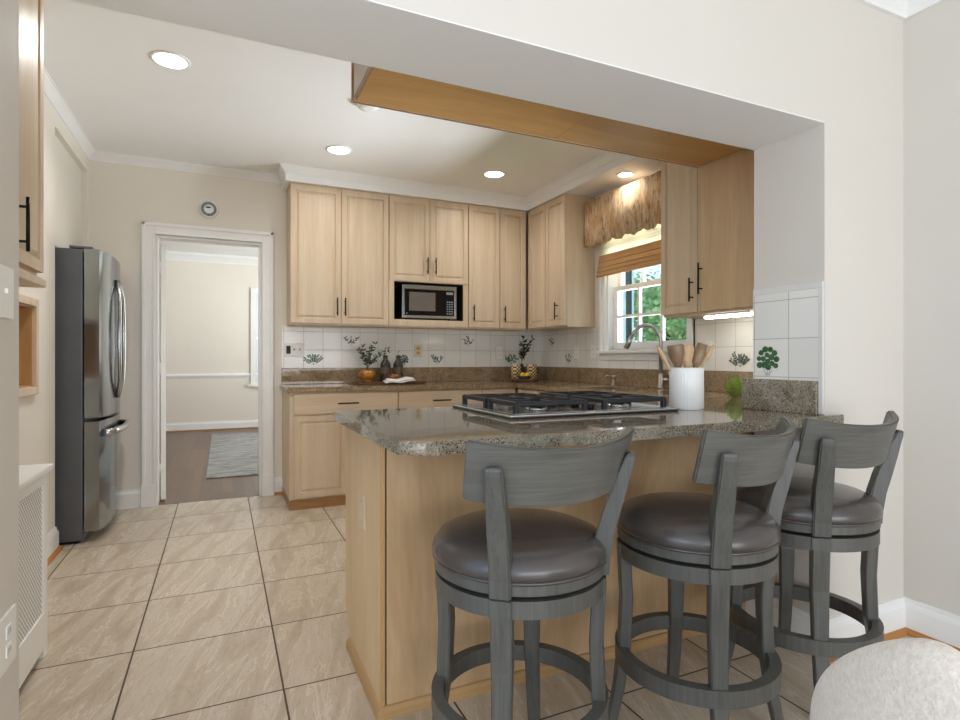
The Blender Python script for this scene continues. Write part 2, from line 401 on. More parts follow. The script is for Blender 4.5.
# divider wall with the wide opening
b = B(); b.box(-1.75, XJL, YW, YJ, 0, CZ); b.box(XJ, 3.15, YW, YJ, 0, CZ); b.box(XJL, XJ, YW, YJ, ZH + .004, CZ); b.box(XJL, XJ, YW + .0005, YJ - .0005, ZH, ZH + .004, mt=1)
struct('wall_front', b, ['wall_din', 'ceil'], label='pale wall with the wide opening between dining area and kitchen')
struct('wall_right_dining', B().box(XW, XW + .12, -3.6, YW, 0, CZ), 'wall_din')
# soffits over the cabinets
XU, YU, ZUB, ZUT = 2.647, 4.684, 1.404, 2.54
b = B(); b.box(.455, XR, YU - .012, YB, ZUT, CZ); b.box(XU - .012, XR, YJ, YU - .012, ZUT, CZ)
struct('wall_soffit', b, 'ceil', label='boxed soffit above the wall cabinets')
b = B(); b.box(.537, XU - .012, YJ, 2.544, 2.31, CZ)
struct('wall_soffit_peninsula', b, 'wall_din', label='dropped soffit box above the peninsula')
# hall
struct('wall_hall_back', B().box(-2.4, 3.2, 9.85, 9.95, 0, 2.77), 'wall')
struct('wall_hall_left', B().box(-2.4, -2.28, YB + .12, 9.85, 0, 2.77), 'wall')
b = B(); b.box(3.08, 3.2, YB + .12, 6.2, 0, 2.77); b.box(3.08, 3.2, 9.0, 9.85, 0, 2.77); b.box(3.08, 3.2, 6.2, 9.0, 0, .7); b.box(3.08, 3.2, 6.2, 9.0, 2.4, 2.77)  # unseen opening added to let light into the hall
struct('wall_hall_right', b, 'wall')
# crown mouldings
CPB = [(0, -.095), (.012, -.095), (.014, -.083), (.03, -.06), (.052, -.034), (.066, -.022), (.068, -.012), (.08, -.010), (.08, 0), (0, 0)]
CP = [(o * .6, z * .62) for o, z in CPB]
def crown(name, segs, z=CZ, prof=CP, mat='trim'):
    b = B()
    for p0, p1, n, m0, m1 in segs: b.run((p0[0], p0[1], z), (p1[0], p1[1], z), (n[0], n[1], 0), prof, m0, m1)
    return struct(name, b, mat)
crown('trim_1', [((XL, YJ), (XL, YB), (1, 0), 1, 1), ((XL, YB), (.455, YB), (0, -1), 1, 1), ((.455, YB), (.455, YU - .012), (-1, 0), 1, -1),
                 ((.455, YU - .012), (XU - .012, YU - .012), (0, -1), -1, 1), ((XU - .012, YU - .012), (XU - .012, 2.544), (-1, 0), 1, 0)])
crown('trim_2', [((-1.75, YW), (XW, YW), (0, -1), 0, 1), ((XW, YW), (XW, -3.5), (-1, 0), 1, 0)], CZ, [(o * 1.25, z * 1.25) for o, z in CPB])
crown('trim_3', [((-2.28, 9.85), (3.08, 9.85), (0, -1), 0, 0)], 2.77, [(o * 1.3, z * 1.3) for o, z in CPB])
# baseboards and shoe moulding
BP = [(0, 0), (.016, 0), (.016, .105), (.012, .118), (.008, .124), (.006, .14), (0, .14)]
SP = [(.0, 0), (.034, 0), (.033, .009), (.028, .016), (.016, .022), (.0, .022)]
def base(name, segs, prof=BP, mat='trim'):
    b = B()
    for p0, p1, n, m0, m1 in segs: b.run((p0[0], p0[1], 0), (p1[0], p1[1], 0), (n[0], n[1], 0), prof, m0, m1)
    return struct(name, b, mat)
rs = [((XJ, YJ + .03), (XJ, YW), (-1, 0), 0, -1), ((XJ, YW), (XW, YW), (0, -1), -1, 1), ((XW, YW), (XW, -3.5), (-1, 0), 1, 0)]
base('baseboard_right', rs); base('trim_4', rs, SP, 'shoe')
ls = [((XL, 2.70), (XL, 4.05), (1, 0), 0, -1), ((XL, 4.05), (-1.4, 4.05), (0, 1), -1, 0)]
base('baseboard_left', ls); base('trim_5', ls, SP, 'shoe')
base('baseboard_back', [((XL, YB), (-.565, YB), (0, -1), 0, 0), ((.39, YB), (.455, YB), (0, -1), 0, 0)])
base('trim_6', [((.39, YB), (.455, YB), (0, -1), 0, 0)], SP, 'shoe')
base('baseboard_hall', [((-2.28, 9.85), (3.08, 9.85), (0, -1), 0, 0)])
base('trim_7', [((-2.28, 9.85), (3.08, 9.85), (0, -1), 0, 0)], SP, 'kick')
b = B(); b.run((-2.28, 9.85, .83), (3.08, 9.85, .83), (0, -1, 0), [(0, 0), (.012, 0), (.02, .02), (.03, .03), (.03, .045), (.014, .055), (.01, .07), (0, .07)])
struct('trim_8', b, 'trim', label='white chair rail on the far hall wall')
# doorway casing, jamb and opened door
b = B()
CASP = .09
b.box(DL - CASP, DL, YB - .02, YB, 0, DH + CASP, .004); b.box(DR, DR + CASP, YB - .02, YB, 0, DH + CASP, .004); b.box(DL, DR, YB - .02, YB, DH, DH + CASP, .004)
for o_, w in ((0, .018), (.062, .028)):
    b.box(DL - CASP + o_ * .0, DL - CASP + .028, YB - .03, YB, 0, DH + CASP, .006) if o_ else b.box(DL - .018, DL, YB - .026, YB, 0, DH, .005)
    b.box(DR + CASP - .028, DR + CASP, YB - .03, YB, 0, DH + CASP, .006) if o_ else b.box(DR, DR + .018, YB - .026, YB, 0, DH, .005)
    b.box(DL - CASP, DR + CASP, YB - .03, YB, DH + CASP - .028, DH + CASP, .006) if o_ else b.box(DL, DR, YB - .026, YB, DH, DH + .018, .005)
b.box(DL - .095, DL + .0, YB - .034, YB, 0, .17, .004); b.box(DR, DR + .095, YB - .034, YB, 0, .17, .004)
b.box(DL - .0, DL + .018, YB - .005, YB + .125, 0, DH); b.box(DR - .018, DR, YB - .005, YB + .125, 0, DH); b.box(DL + .018, DR - .018, YB - .005, YB + .125, DH - .018, DH)
struct('trim_9', b, 'trim', label='white door casing and jamb of the hall doorway')
d = struct('door_1', B().box(0, .035, .0, .74, .012, 2.05, .002).xf(Matrix.Translation((DL + .026, YB + .13, 0)) @ Matrix.Rotation(R(8), 4, 'Z')), 'trim', label='white door swung open into the hall, seen on edge')
b = B()
for z in (.25, 1.05, 1.85): b.lathe([(.007, -.05), (.007, .05)], (DL + .020, YB + .128, z), 10)
obj('hinge', b, 'white', d)
# hall window on the far wall
w2 = struct('window_2', B().box(.42, .50, 9.82, 9.85, .72, 2.2).box(1.32, 1.40, 9.82, 9.85, .72, 2.2).box(.42, 1.40, 9.82, 9.85, 2.2, 2.28).box(.38, 1.44, 9.79, 9.85, .68, .72).box(.50, 1.32, 9.83, 9.85, 1.44, 1.49).box(.895, .925, 9.83, 9.85, .72, 2.2), 'trim')
n = NT('pale_pane'); n.col(lin('D9E2E6')); n.set(.1); M['pane2'] = n.m
obj('pane', B().box(.50, 1.32, 9.838, 9.846, .72, 2.2), 'pane2', w2)

# ------------------------------------------------------------------ kitchen window
w1 = B()
for y0, y1, z0, z1, x0 in ((WY0 - .06, WY0, 1.20, 2.37, XR - .022), (WY1, WY1 + .06, 1.20, 2.37, XR - .022), (WY0 - .06, WY1 + .06, 2.30, 2.37, XR - .022)): w1.box(x0, XR, y0, y1, z0, z1, .004)
for y0, y1 in ((WY0 - .06, WY0 - .04), (WY1 + .04, WY1 + .06)): w1.box(XR - .032, XR, y0, y1, 1.20, 2.37, .004)
w1.box(XR - .05, XR + .06, WY0 - .09, WY1 + .09, 1.172, 1.20, .006); w1.box(XR - .018, XR, WY0 - .07, WY1 + .07, 1.118, 1.172, .004)
for y0, y1 in ((WY0, WY0 + .02), (WY1 - .02, WY1)): w1.box(XR, XR + .15, y0, y1, 1.2, 2.3)
w1.box(XR, XR + .15, WY0, WY1, 2.28, 2.3); w1.box(XR + .06, XR + .16, WY0, WY1, 1.18, 1.205)
w1 = struct('window_1', w1, 'trim', label='white double-hung window over the sink')
def sash(x, z0, z1, rows, bot, top):
    b = B(); y0, y1 = WY0 + .02, WY1 - .02
    b.box(x, x + .035, y0, y0 + .05, z0, z1, .003); b.box(x, x + .035, y1 - .05, y1, z0, z1, .003)
    b.box(x, x + .035, y0 + .05, y1 - .05, z0, z0 + bot, .003); b.box(x, x + .035, y0 + .05, y1 - .05, z1 - top, z1, .003)
    gy0, gy1, gz0, gz1 = y0 + .05, y1 - .05, z0 + bot, z1 - top
    for k in (1, 2):
        yy = gy0 + (gy1 - gy0) * k / 3; b.box(x + .004, x + .031, yy - .011, yy + .011, gz0, gz1)
    for k in range(1, rows):
        zz = gz0 + (gz1 - gz0) * k / rows; b.box(x + .005, x + .030, gy0, gy1, zz - .011, zz + .011)
    o = obj('sash', b, 'trim', w1)
    obj('pane', B().box(x + .016, x + .019, gy0, gy1, gz0, gz1), 'glass', o)
sash(XR + .055, 1.205, 1.735, 2, .06, .04); sash(XR + .095, 1.70, 2.28, 2, .04, .05)
obj('sash_lock', B().lathe([(.014, 0), (.014, .012), (.008, .02)], (XR + .065, 3.42, 1.735), 12), 'white', w1)
obj('shade_cord', B().tube([(XR - .028, WY1 + .03, 2.0), (XR - .028, WY1 + .03, 1.66)], .003, 6).sphere((XR - .03, WY1 + .03, 1.65), .012), 'white', w1)

# outside
og = obj('lawn', B().box(3.3, 30, -10, 30, -.6, -.5), 'grass'); og['kind'] = 'structure'
def tree(label, loc, h, r, mat, nleaf, seed):
    rnd = random.Random(seed)
    t = thing('garden_tree', label, 'tree', loc, group='trees outside the window')
    b = B(); b.tube([(loc[0], loc[1], loc[2]), (loc[0] + .1, loc[1], loc[2] + h * .5), (loc[0], loc[1] + .1, loc[2] + h * .8)], [r * .09, r * .07, r * .03], 8); obj('trunk', b, 'bark', t)
    b = B(); c = Vector(loc) + Vector((0, 0, h * .62))
    blobs = [(c + Vector((rnd.uniform(-.6, .6) * r, rnd.uniform(-.6, .6) * r, rnd.uniform(-.55, .6) * h * .5)), rnd.uniform(.35, .6) * r) for _ in range(14)]
    for k in range(nleaf):
        q, br = rnd.choice(blobs); d = Vector((rnd.gauss(0, 1), rnd.gauss(0, 1), rnd.gauss(0, 1))).normalized()
        b.leaf(q + d * br * rnd.uniform(.6, 1.0), (rnd.uniform(-1, 1), rnd.uniform(-1, 1), rnd.uniform(-.8, .3)), d, .13, .10)
    obj('foliage', b, mat, t)
tree('leafy green tree seen through the middle panes beside the neighbouring house', (8.7, 9.3, -.5), 3.3, 1.25, 'leaf_a', 4200, 1)
tree('paler taller tree rising behind the other two trees outside the window', (12.6, 13.4, -.5), 4.6, 1.9, 'leaf_b', 4200, 2)
tree('low bushy tree seen beneath the wall cabinet through the right-hand panes', (8.2, 6.3, -.5), 2.7, 1.3, 'leaf_a', 4200, 3)
hs = thing('neighbour_house', 'pale sided house with dark shutter outside at left of the window', 'house', (4.9, 8.4, -.5))
obj('wall', B().box(3.9, 6.36, 7.6, 9.5, -.5, 4.2), 'siding', hs); obj('shutter', B().box(6.19, 6.29, 7.56, 7.6, .2, 3.6, .01), 'shutter', hs)

# ------------------------------------------------------------------ cabinetry
def door_b(w, h, t=.02, rail=.056):
    b = B(); bm = b.bm
    b.box(0, w, -t, 0, 0, h)
    f = [f for f in bm.faces if f.normal.y < -.5 or all(abs(v.co.y + t) < 1e-6 for v in f.verts)][0]
    bm.normal_update()
    e = [x for x in f.edges]
    def inset(f, th, dp):
        bmesh.ops.inset_region(bm, faces=[f], thickness=th, depth=0)
        bmesh.ops.translate(bm, vec=(0, dp, 0), verts=list(f.verts))
    inset(f, .006, 0)
    inset(f, rail - .006, 0); inset(f, .005, .009); inset(f, .008, 0); inset(f, .022, -.008)
    return b
def bar_handle(p, L, axis='z', r=.0055):
    b = B(); x, y, z = p
    if axis == 'z':
        b.tube([(x, y - .032, z - L / 2), (x, y - .032, z + L / 2)], r, 8)
        for s in (-1, 1): b.tube([(x, y, z + s * L * .32), (x, y - .032, z + s * L * .32)], r * .8, 8)
    else:
        b.tube([(x - L / 2, y - .032, z), (x + L / 2, y - .032, z)], r, 8)
        for s in (-1, 1): b.tube([(x + s * L * .32, y, z), (x + s * L * .32, y - .032, z)], r * .8, 8)
    return b
def add_door(t, x0, x1, z0, z1, hx=None, hz=None, slab=False, mat='maple', hl=.145):
    g = .0028
    if slab:
        b = B().box(x0 + g, x1 - g, -.02, 0, z0 + g, z1 - g, .002)
    else:
        b = door_b(x1 - x0 - 2 * g, z1 - z0 - 2 * g).xf(Matrix.Translation((x0 + g, 0, z0 + g)))
    d = obj('door', b, mat, t, world=False)
    if hx is not None: obj('handle', bar_handle((hx, -.02, hz), hl), 'black', d, world=False)
    return d
def add_drawer(t, x0, x1, z0, z1, handle=True, knob=False):
    b = B().box(x0 + .0015, x1 - .0015, -.02, 0, z0, z1, .004); d = obj('drawer', b, 'maple_v', t, world=False)
    if knob: obj('knob', B().lathe([(.004, 0), (.005, .012), (.012, .018), (.013, .024), (.006, .029)], (0, 0, 0), 12).xf(Matrix.Translation(((x0 + x1) / 2, -.02, (z0 + z1) / 2)) @ Matrix.Rotation(R(90), 4, 'X')), 'chrome', d, world=False)
    elif handle: obj('handle', bar_handle(((x0 + x1) / 2, -.02, (z0 + z1) / 2), .16, 'x'), 'black', d, world=False)
G_UP = 'maple wall cabinets'
D0 = .02   # door thickness: carcass front sits behind the door face
def upper(label, loc, rz, W_, H_, D_, doors, mat='maple'):
    t = thing('wall_cabinet', label, 'cabinet', loc, rz, G_UP)
    b = B().box(0, W_, 0, D_, 0, H_, .002); b.box(.0, W_, .006, D_, -.012, 0)
    obj('carcass', b, mat, t, world=False)
    for dd in doors: add_door(t, **dd)
    return t
UH = ZUT - ZUB - .012
y0 = YU + D0; UD = YB - y0
dz = .012; ZT = UH - .018
upper('tall double-door maple wall cabinet, leftmost on the back wall beside the doorway', (.492, y0, ZUB + .012), 0, .801, UH, UD,
      [dict(x0=0, x1=.3985, z0=0, z1=ZT, hx=.364, hz=.14), dict(x0=.3985, x1=.800, z0=0, z1=ZT, hx=.428, hz=.14)])
# microwave cabinet
t = thing('wall_cabinet', 'maple wall cabinet with open shelf holding the microwave', 'cabinet', (1.295, y0, ZUB + .012), 0, G_UP)
MW = .735; sz0, sz1 = .055, .382
b = B(); b.box(0, .045, -.012, UD, 0, sz1 + .02); b.box(MW - .045, MW, -.012, UD, 0, sz1 + .02); b.box(.045, MW - .045, -.012, UD, 0, sz0); b.box(0, MW, -.0, UD, sz1 + .02, UH); b.box(.045, MW - .045, -.012, UD, sz1, sz1 + .02); b.box(0, MW, .006, UD, -.012, 0)
obj('carcass', b, 'maple', t, world=False)
obj('shade_lining', B().box(.0455, .049, -.004, UD - .012, sz0, sz1).box(MW - .049, MW - .0455, -.004, UD - .012, sz0, sz1).box(.049, MW - .049, UD - .016, UD - .012, sz0, sz1).box(.049, MW - .049, -.002, UD - .016, sz1 - .004, sz1), 'shelf_shade', t, world=False)  # dark sheets paint the shade inside the open shelf
add_door(t, 0, MW / 2, sz1 + .004, ZT, .340, sz1 + .145); add_door(t, MW / 2, MW, sz1 + .004, ZT, .415, sz1 + .145)
upper('narrow single-door maple wall cabinet right of the microwave', (2.033, y0, ZUB + .012), 0, .318, UH, UD, [dict(x0=0, x1=.317, z0=0, z1=ZT, hx=.045, hz=.13)])
upper('narrow maple wall cabinet in the back corner', (2.353, y0, ZUB + .012), 0, .29, UH, UD, [dict(x0=0, x1=.274, z0=0, z1=ZT, hx=.042, hz=.13)])
# right wall uppers (front faces -x)
x0 = XU + D0; RD = XR - x0
upper('maple corner cabinet of two narrow doors left of the window', (x0, YU - .008, ZUB + .012), R(-90), YU - .008 - 4.04, UH, RD,
      [dict(x0=.0, x1=.318, z0=0, z1=ZT), dict(x0=.318, x1=.632, z0=0, z1=ZT, hx=.52, hz=.13)])
upper('maple wall cabinet right of the window, above the lit backsplash', (x0, 2.894, ZUB + .012), R(-90), .322, UH, RD, [dict(x0=0, x1=.320, z0=0, z1=ZT, hx=.281, hz=.14)])
t = upper('wide plain-faced cabinet between the window-side cabinet and the wall end', (x0, 2.570, ZUB + .012), R(-90), 2.570 - 1.707, 2.306 - ZUB - .012, RD,
          [dict(x0=.012, x1=.86, z0=0, z1=.89, hx=.03, hz=.2, slab=True, mat='panel_v', hl=.19)], 'maple')
obj('filler_strip', B().box(0, .012, -.021, 0, 0, .89), 'maple', t, world=False)
# left wall cabinet
t = thing('wall_cabinet', 'maple wall cabinet at far left, above the radiator cover', 'cabinet', (-.605, 1.80, ZUB + .012), R(90), G_UP)
b = B().box(0, .70, 0, -.605 - XL, 0, UH + .0, .002); obj('carcass', b, 'maple', t, world=False)
b = B().box(-.0, .71, -.026, -.605 - XL, -.03, 0, .006); obj('light_rail', b, 'maple', t, world=False)
add_door(t, .0, .345, 0.02, ZT); add_door(t, .347, .70, 0.02, ZT, .39, .135, hl=.17)
# wall niche
nb = thing('wall_niche', 'wood-framed open niche in the left wall under the cabinet', 'shelf', (XL, NY0, NZ0))
b = B(); fy = .04
b.box(XL - .012, XL + .02, NY0 - fy, NY0, NZ0 - fy, NZ1 + fy, .004); b.box(XL - .012, XL + .02, NY1, NY1 + fy, NZ0 - fy, NZ1 + fy, .004); b.box(XL - .012, XL + .02, NY0, NY1, NZ0 - fy, NZ0, .004); b.box(XL - .012, XL + .02, NY0, NY1, NZ1, NZ1 + fy, .004)
obj('frame', b, 'maple', nb)
b = B(); b.box(XL - .135, XL - .125, NY0, NY1, NZ0, NZ1); b.box(XL - .125, XL, NY0, NY0 + .008, NZ0, NZ1); b.box(XL - .125, XL, NY1 - .008, NY1, NZ0, NZ1); b.box(XL - .125, XL, NY0, NY1, NZ0, NZ0 + .008); b.box(XL - .125, XL, NY0, NY1, NZ1 - .008, NZ1)
obj('lining', b, 'maple_end', nb)
# base cabinets
CT, CB = .915, .877
G_BASE = 'maple base cabinets'
YF = 4.40
def basecab(label, loc, rz, W_, D_, front):
    t = thing('base_cabinet', label, 'cabinet', loc, rz, G_BASE)
    b = B().box(0, W_, 0, D_, .07, CB - .001, .001); obj('carcass', b, 'maple', t, world=False)
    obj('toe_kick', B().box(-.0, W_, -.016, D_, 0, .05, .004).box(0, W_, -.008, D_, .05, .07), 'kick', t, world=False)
    front(t); return t
def f1(t):
    add_drawer(t, .03, .826, .712, CB - .012); add_door(t, .03, .428, .085, .70); add_door(t, .43, .826, .085, .70)
basecab('maple base cabinet with wide drawer beside the hall doorway', (.455, YF, 0), 0, .828, YB - YF - .002, f1)
def f2(t):
    add_drawer(t, .006, .73, .712, CB - .012); add_door(t, .006, .366, .085, .70); add_door(t, .368, .73, .085, .70)
basecab('maple base cabinet in the middle of the back run, beneath the microwave', (1.284, YF, 0), 0, .735, YB - YF - .002, f2)
def f3(t): add_drawer(t, .012, .33, .712, CB - .012, False, True); add_door(t, .012, .33, .085, .70)
basecab('short maple base cabinet in the back corner', (2.020, YF, 0), 0, .345, YB - YF - .002, f3)
XF = 2.385
def f4(t):
    add_drawer(t, .008, .36, .712, CB - .012, False, True); add_door(t, .008, .36, .085, .70)
    add_drawer(t, .368, .74, .712, CB - .012, False, True); add_door(t, .368, .74, .085, .70)
basecab('maple base cabinet along the window wall, nearest the back corner', (XF, YF - .02, 0), R(-90), .75, XR - XF - .002, f4)
def f5(t):
    add_drawer(t, .008, .46, .712, CB - .012, False); add_door(t, .008, .46, .085, .70); add_drawer(t, .468, .93, .712, CB - .012, False); add_door(t, .468, .93, .085, .70)
t = thing('base_cabinet', 'maple sink cabinet under the window', 'cabinet', (XF, 3.628, 0), R(-90), G_BASE)
obj('carcass', B().box(0, .94, 0, .02, .07, CB - .001).box(0, .02, .02, XR - XF - .002, .07, CB - .001).box(.92, .94, .02, XR - XF - .002, .07, CB - .001).box(.02, .92, .02, XR - XF - .002, .07, .09), 'maple', t, world=False)
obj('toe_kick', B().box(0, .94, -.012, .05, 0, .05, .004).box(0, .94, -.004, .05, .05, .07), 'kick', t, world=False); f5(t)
def f6(t): add_drawer(t, .008, .33, .712, CB - .012, False); add_door(t, .008, .33, .085, .70)
basecab('maple base cabinet between the sink and the peninsula', (XF, 2.686, 0), R(-90), .34, XR - XF - .002, f6)

# peninsula body
XP, YP, YP2 = .455, 1.735, 2.30
t = thing('peninsula_cabinet', 'maple plywood peninsula base with the stools along its front', 'cabinet', (XP, YP, 0))
b = B().box(XP + .004, 2.95, YP + .012, YP2, .07, CB - .001); obj('carcass', b, 'maple', t)
obj('front_panel', B().box(XP + .006, XJ + .1, YP, YP + .012, .0, CB - .001), 'ply', t)
b = B(); bm = b.bm
poly = [(YP, 0), (YP2 - .09, 0), (YP2 - .09, .06), (YP2 - .05, .105), (YP2, .135), (YP2, CB - .001), (YP, CB - .001)]
a_ = [bm.verts.new((XP, y, z)) for y, z in poly]; c_ = [bm.verts.new((XP + .016, y, z)) for y, z in poly]
bm.faces.new(a_); bm.faces.new(list(reversed(c_)))
for i in range(len(poly)): bm.faces.new((a_[i], a_[(i + 1) % 7], c_[(i + 1) % 7], c_[i]))
obj('end_panel', b, 'panel_v', t)
obj('corner_trim', B().box(XP - .002, XP + .012, YP - .003, YP + .008, .02, CB - .001, .003), 'maple_end', t)
b = B(); b.run((XP, YP2 - .085, 0), (XP, YP, 0), (-1, 0, 0), [(0, 0), (.016, 0), (.015, .026), (.008, .036), (0, .038)], 0, -1); b.run((XP, YP, 0), (XJ - .002, YP, 0), (0, -1, 0), [(0, 0), (.016, 0), (.015, .026), (.008, .036), (0, .038)], -1, 0)
obj('shoe_moulding', b, 'maple_shoe', t)
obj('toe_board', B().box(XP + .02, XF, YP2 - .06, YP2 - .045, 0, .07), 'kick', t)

# ------------------------------------------------------------------ worktops
def rounded(poly, rad):
    out = []
    n = len(poly)
    for i, p in enumerate(poly):
        r = rad.get(i, 0)
        if not r: out.append(p); continue
        p = Vector(p); a = (Vector(poly[i - 1]) - p).normalized(); c = (Vector(poly[(i + 1) % n]) - p).normalized()
        for k in range(9):
            th = k / 8; s_ = p + a * r; e_ = p + c * r; q = (1 - th) ** 2 * s_ + 2 * th * (1 - th) * p + th ** 2 * e_
            out.append((q.x, q.y))
    return out
t = thing('worktop', 'brown granite worktop along the back and window walls', 'worktop', (.42, YB, CB))
SX0, SX1, SY0, SY1 = 2.47, 2.83, 3.02, 3.62
b = B()
poly = [(.434, YB - .001), (.434, YF - .035), (2.345, YF - .035), (2.345, SY1), (XR - .001, SY1), (XR - .001, YB - .001)]
b.prism(poly, CB, CT, .012)
b.box(2.345, SX0, SY0, SY1, CB, CT, .003).box(SX1, XR - .001, SY0, SY1, CB, CT, .003).box(2.345, XR - .001, 2.352, SY0, CB, CT, .003)
autosmooth(obj('slab', b, 'gran_w', t), 40)
b = B(); b.box(.450, XR - .022, YB - .021, YB - .001, CT, 1.05, .003); b.box(XR - .021, XR - .001, YJ + .05, YB - .0215, CT, 1.05, .003)
obj('upstand', b, 'gran_w', t)
t = thing('worktop', 'grey-green granite peninsula worktop with rounded overhanging front', 'worktop', (.42, 1.376, CB))
b = B(); b.prism(rounded([(.417, 1.376), (XJ + .095, 1.376), (XJ + .095, 1.3925), (XJ - .001, 1.3925), (XJ - .001, YJ + .001), (XR - .001, YJ + .001), (XR - .001, 2.35), (.417, 2.35)], {0: .07, 1: .012, 7: .03}), CB + .001, CT, .016, seg=4)
autosmooth(obj('slab', b, 'gran_g', t), 40)
obj('upstand', B().box(XJ - .021, XJ - .001, 1.414, 1.75, CT, 1.045, .003), 'gran_g', t)
# sink, tap, dispenser
t = thing('kitchen_sink', 'stainless undermount sink below the window', 'sink', (2.65, 3.32, .70))
b = B(); z0 = .70
b.box(SX0 - .004, SX0 - .001, SY0 - .004, SY1 + .004, z0, CB - .001).box(SX1 + .001, SX1 + .004, SY0 - .004, SY1 + .004, z0, CB - .001).box(SX0, SX1, SY0 - .004, SY0 - .001, z0, CB - .001).box(SX0, SX1, SY1 + .001, SY1 + .004, z0, CB - .001).box(SX0, SX1, SY0, SY1, z0 - .004, z0)
obj('basin', b, 'steel', t); obj('drain', B().lathe([(.045, 0), (.045, .003), (.02, .004)], (2.65, 3.32, z0), 20), 'chrome', t)
t = thing('kitchen_tap', 'tall brushed nickel gooseneck tap at the sink', 'tap', (2.855, 3.12, CT))
cx, cy = 2.855, 3.12
b = B().lathe([(.027, 0), (.027, .012), (.021, .016), (.021, .10), (.017, .11)], (cx, cy, CT), 20); obj('base', b, 'chrome', t)
dx, dy = -.86, .51
pts = [(cx, cy, CT + .10), (cx, cy, CT + .33)]
for k in range(1, 15):
    a = PI * k / 15 * .93; pts.append((cx + dx * .105 * (1 - math.cos(a)), cy + dy * .105 * (1 - math.cos(a)), CT + .33 + .125 * math.sin(a)))
e = Vector(pts[-1]); d_ = (e - Vector(pts[-2])).normalized()
b = B().tube(pts, .0135, 12); obj('spout', b, 'chrome', t)
b = B().tube([tuple(e), tuple(e + d_ * .035), tuple(e + d_ * .10)], [.015, .018, .019], 12); obj('spray_head', b, 'chrome', t)
b = B().tube([(cx, cy, CT + .065), (cx + .03, cy - .04, CT + .065)], .016, 12).tube([(cx + .026, cy - .034, CT + .07), (cx + .03, cy - .06, CT + .14)], .006, 8); obj('lever', b, 'chrome', t)
t = thing('soap_dispenser', 'small chrome soap dispenser left of the tap', 'dispenser', (2.86, 3.66, CT))
obj('pump', B().lathe([(.02, 0), (.02, .01), (.012, .015), (.012, .06), (.016, .065), (.016, .08)], (2.86, 3.66, CT), 14).tube([(2.86, 3.66, CT + .075), (2.80, 3.67, CT + .08), (2.785, 3.672, CT + .07)], .006, 8), 'chrome', t)

# ------------------------------------------------------------------ backsplash tiles
def leafprint(b, o, u, v, nrm, seed, size, mode):
    rnd = random.Random(seed); o = Vector(o); u = Vector(u); v = Vector(v); nv = Vector(nrm)
    def stroke(p0, p1, w):
        sd = (p1 - p0).cross(nv).normalized() * w
        f = b.bm.faces.new([b.bm.verts.new(x) for x in (p0 - sd, p0 + sd, p1 + sd * .5, p1 - sd * .5)]); f.material_index = 1
    def blob(c, r, k):
        n_ = nv * (.0001 * (k % 5)); b.bm.faces.new([b.bm.verts.new(c + n_ + (u * math.cos(x * PI / 5) * r + v * math.sin(x * PI / 5) * r * .9)) for x in range(10)])
    root = o - v * size * .55
    if mode == 'round':
        for k in range(5): stroke(root + u * size * (k - 2) * .04, o + u * size * (k - 2) * .16, .0009)
        k = 0
        for ring, n_ in ((.0, 1), (.22, 6), (.42, 11)):
            for i in range(n_):
                a = 2 * PI * i / n_ + ring * 3
                if math.sin(a) < -.75 and ring > .3: continue
                blob(o + (u * math.cos(a) * .95 + v * math.sin(a) * 1.1 + v * .1) * size * ring, size * rnd.uniform(.11, .145), k); k += 1
    else:
        nst = 3 if mode == 'twig' else 5
        for k in range(nst):
            a = R(90 + (k - (nst - 1) / 2) * (30 if mode == 'twig' else 26) + rnd.uniform(-6, 6)); L = size * rnd.uniform(.85, 1.15)
            tip = root + (u * math.cos(a) + v * math.sin(a)) * L; d = tip - root; stroke(root, tip, .0009); sd = d.cross(nv).normalized()
            for j in range(2, 7):
                for s in (-1, 1):
                    if rnd.random() < (.35 if mode == 'twig' else .15): continue
                    b.leaf(root + d * (j / 6.4) + nv * (.0001 * ((j + k) % 4)), d.normalized() * .8 + sd * s * .8, nv, size * rnd.uniform(.22, .32), size * .13, 0, 0)
t = thing('tile_backsplash', 'white tile backsplash with painted herbs along back wall', 'backsplash', (.434, YB, 1.05))
obj('tiles', B().box(.452, XR - .009, YB - .008, YB - .0005, 1.05, ZUB - .0005), 'tile_b', t)
for k, (x, z, mo) in enumerate([(.708, 1.125, 'fern'), (1.03, 1.29, 'twig'), (1.51, 1.115, 'round'), (1.83, 1.12, 'twig'), (2.15, 1.295, 'twig'), (2.62, 1.125, 'fern')]):
    b = B(); leafprint(b, (x, YB - .0088, z), (1, 0, 0), (0, 0, 1), (0, -1, 0), k, .085, mo); o = obj('painted_herb', b, ['print' if mo == 'fern' else 'print_b', 'printstem'], t)
t = thing('tile_backsplash', 'white tile backsplash with painted herbs under the window', 'backsplash', (XR, 4.9, 1.05))
b = B(); b.box(XR - .008, XR - .0005, WY1 + .066, YB - .009, 1.05, ZUB - .0005).box(XR - .008, XR - .0005, YJ + .002, WY0 - .066, 1.05, ZUB - .0005).box(XR - .008, XR - .0005, WY0 - .066, WY1 + .066, 1.05, 1.118)
obj('tiles', b, 'tile_r', t)
for k, (y, z, mo) in enumerate([(4.73, 1.285, 'twig'), (4.44, 1.12, 'twig'), (2.52, 1.125, 'fern')]):
    b = B(); leafprint(b, (XR - .0088, y, z), (0, -1, 0), (0, 0, 1), (-1, 0, 0), 20 + k, .085, mo); obj('painted_herb', b, ['print_b', 'printstem'], t)
t = thing('tile_backsplash', 'white tiles with a painted green plant on the wall end above the peninsula', 'backsplash', (XJ, 1.55, 1.045))
b = B().box(XJ - .008, XJ - .0005, 1.396, 1.703, 1.045, 1.40)
obj('tiles', b, 'tile_j', t)
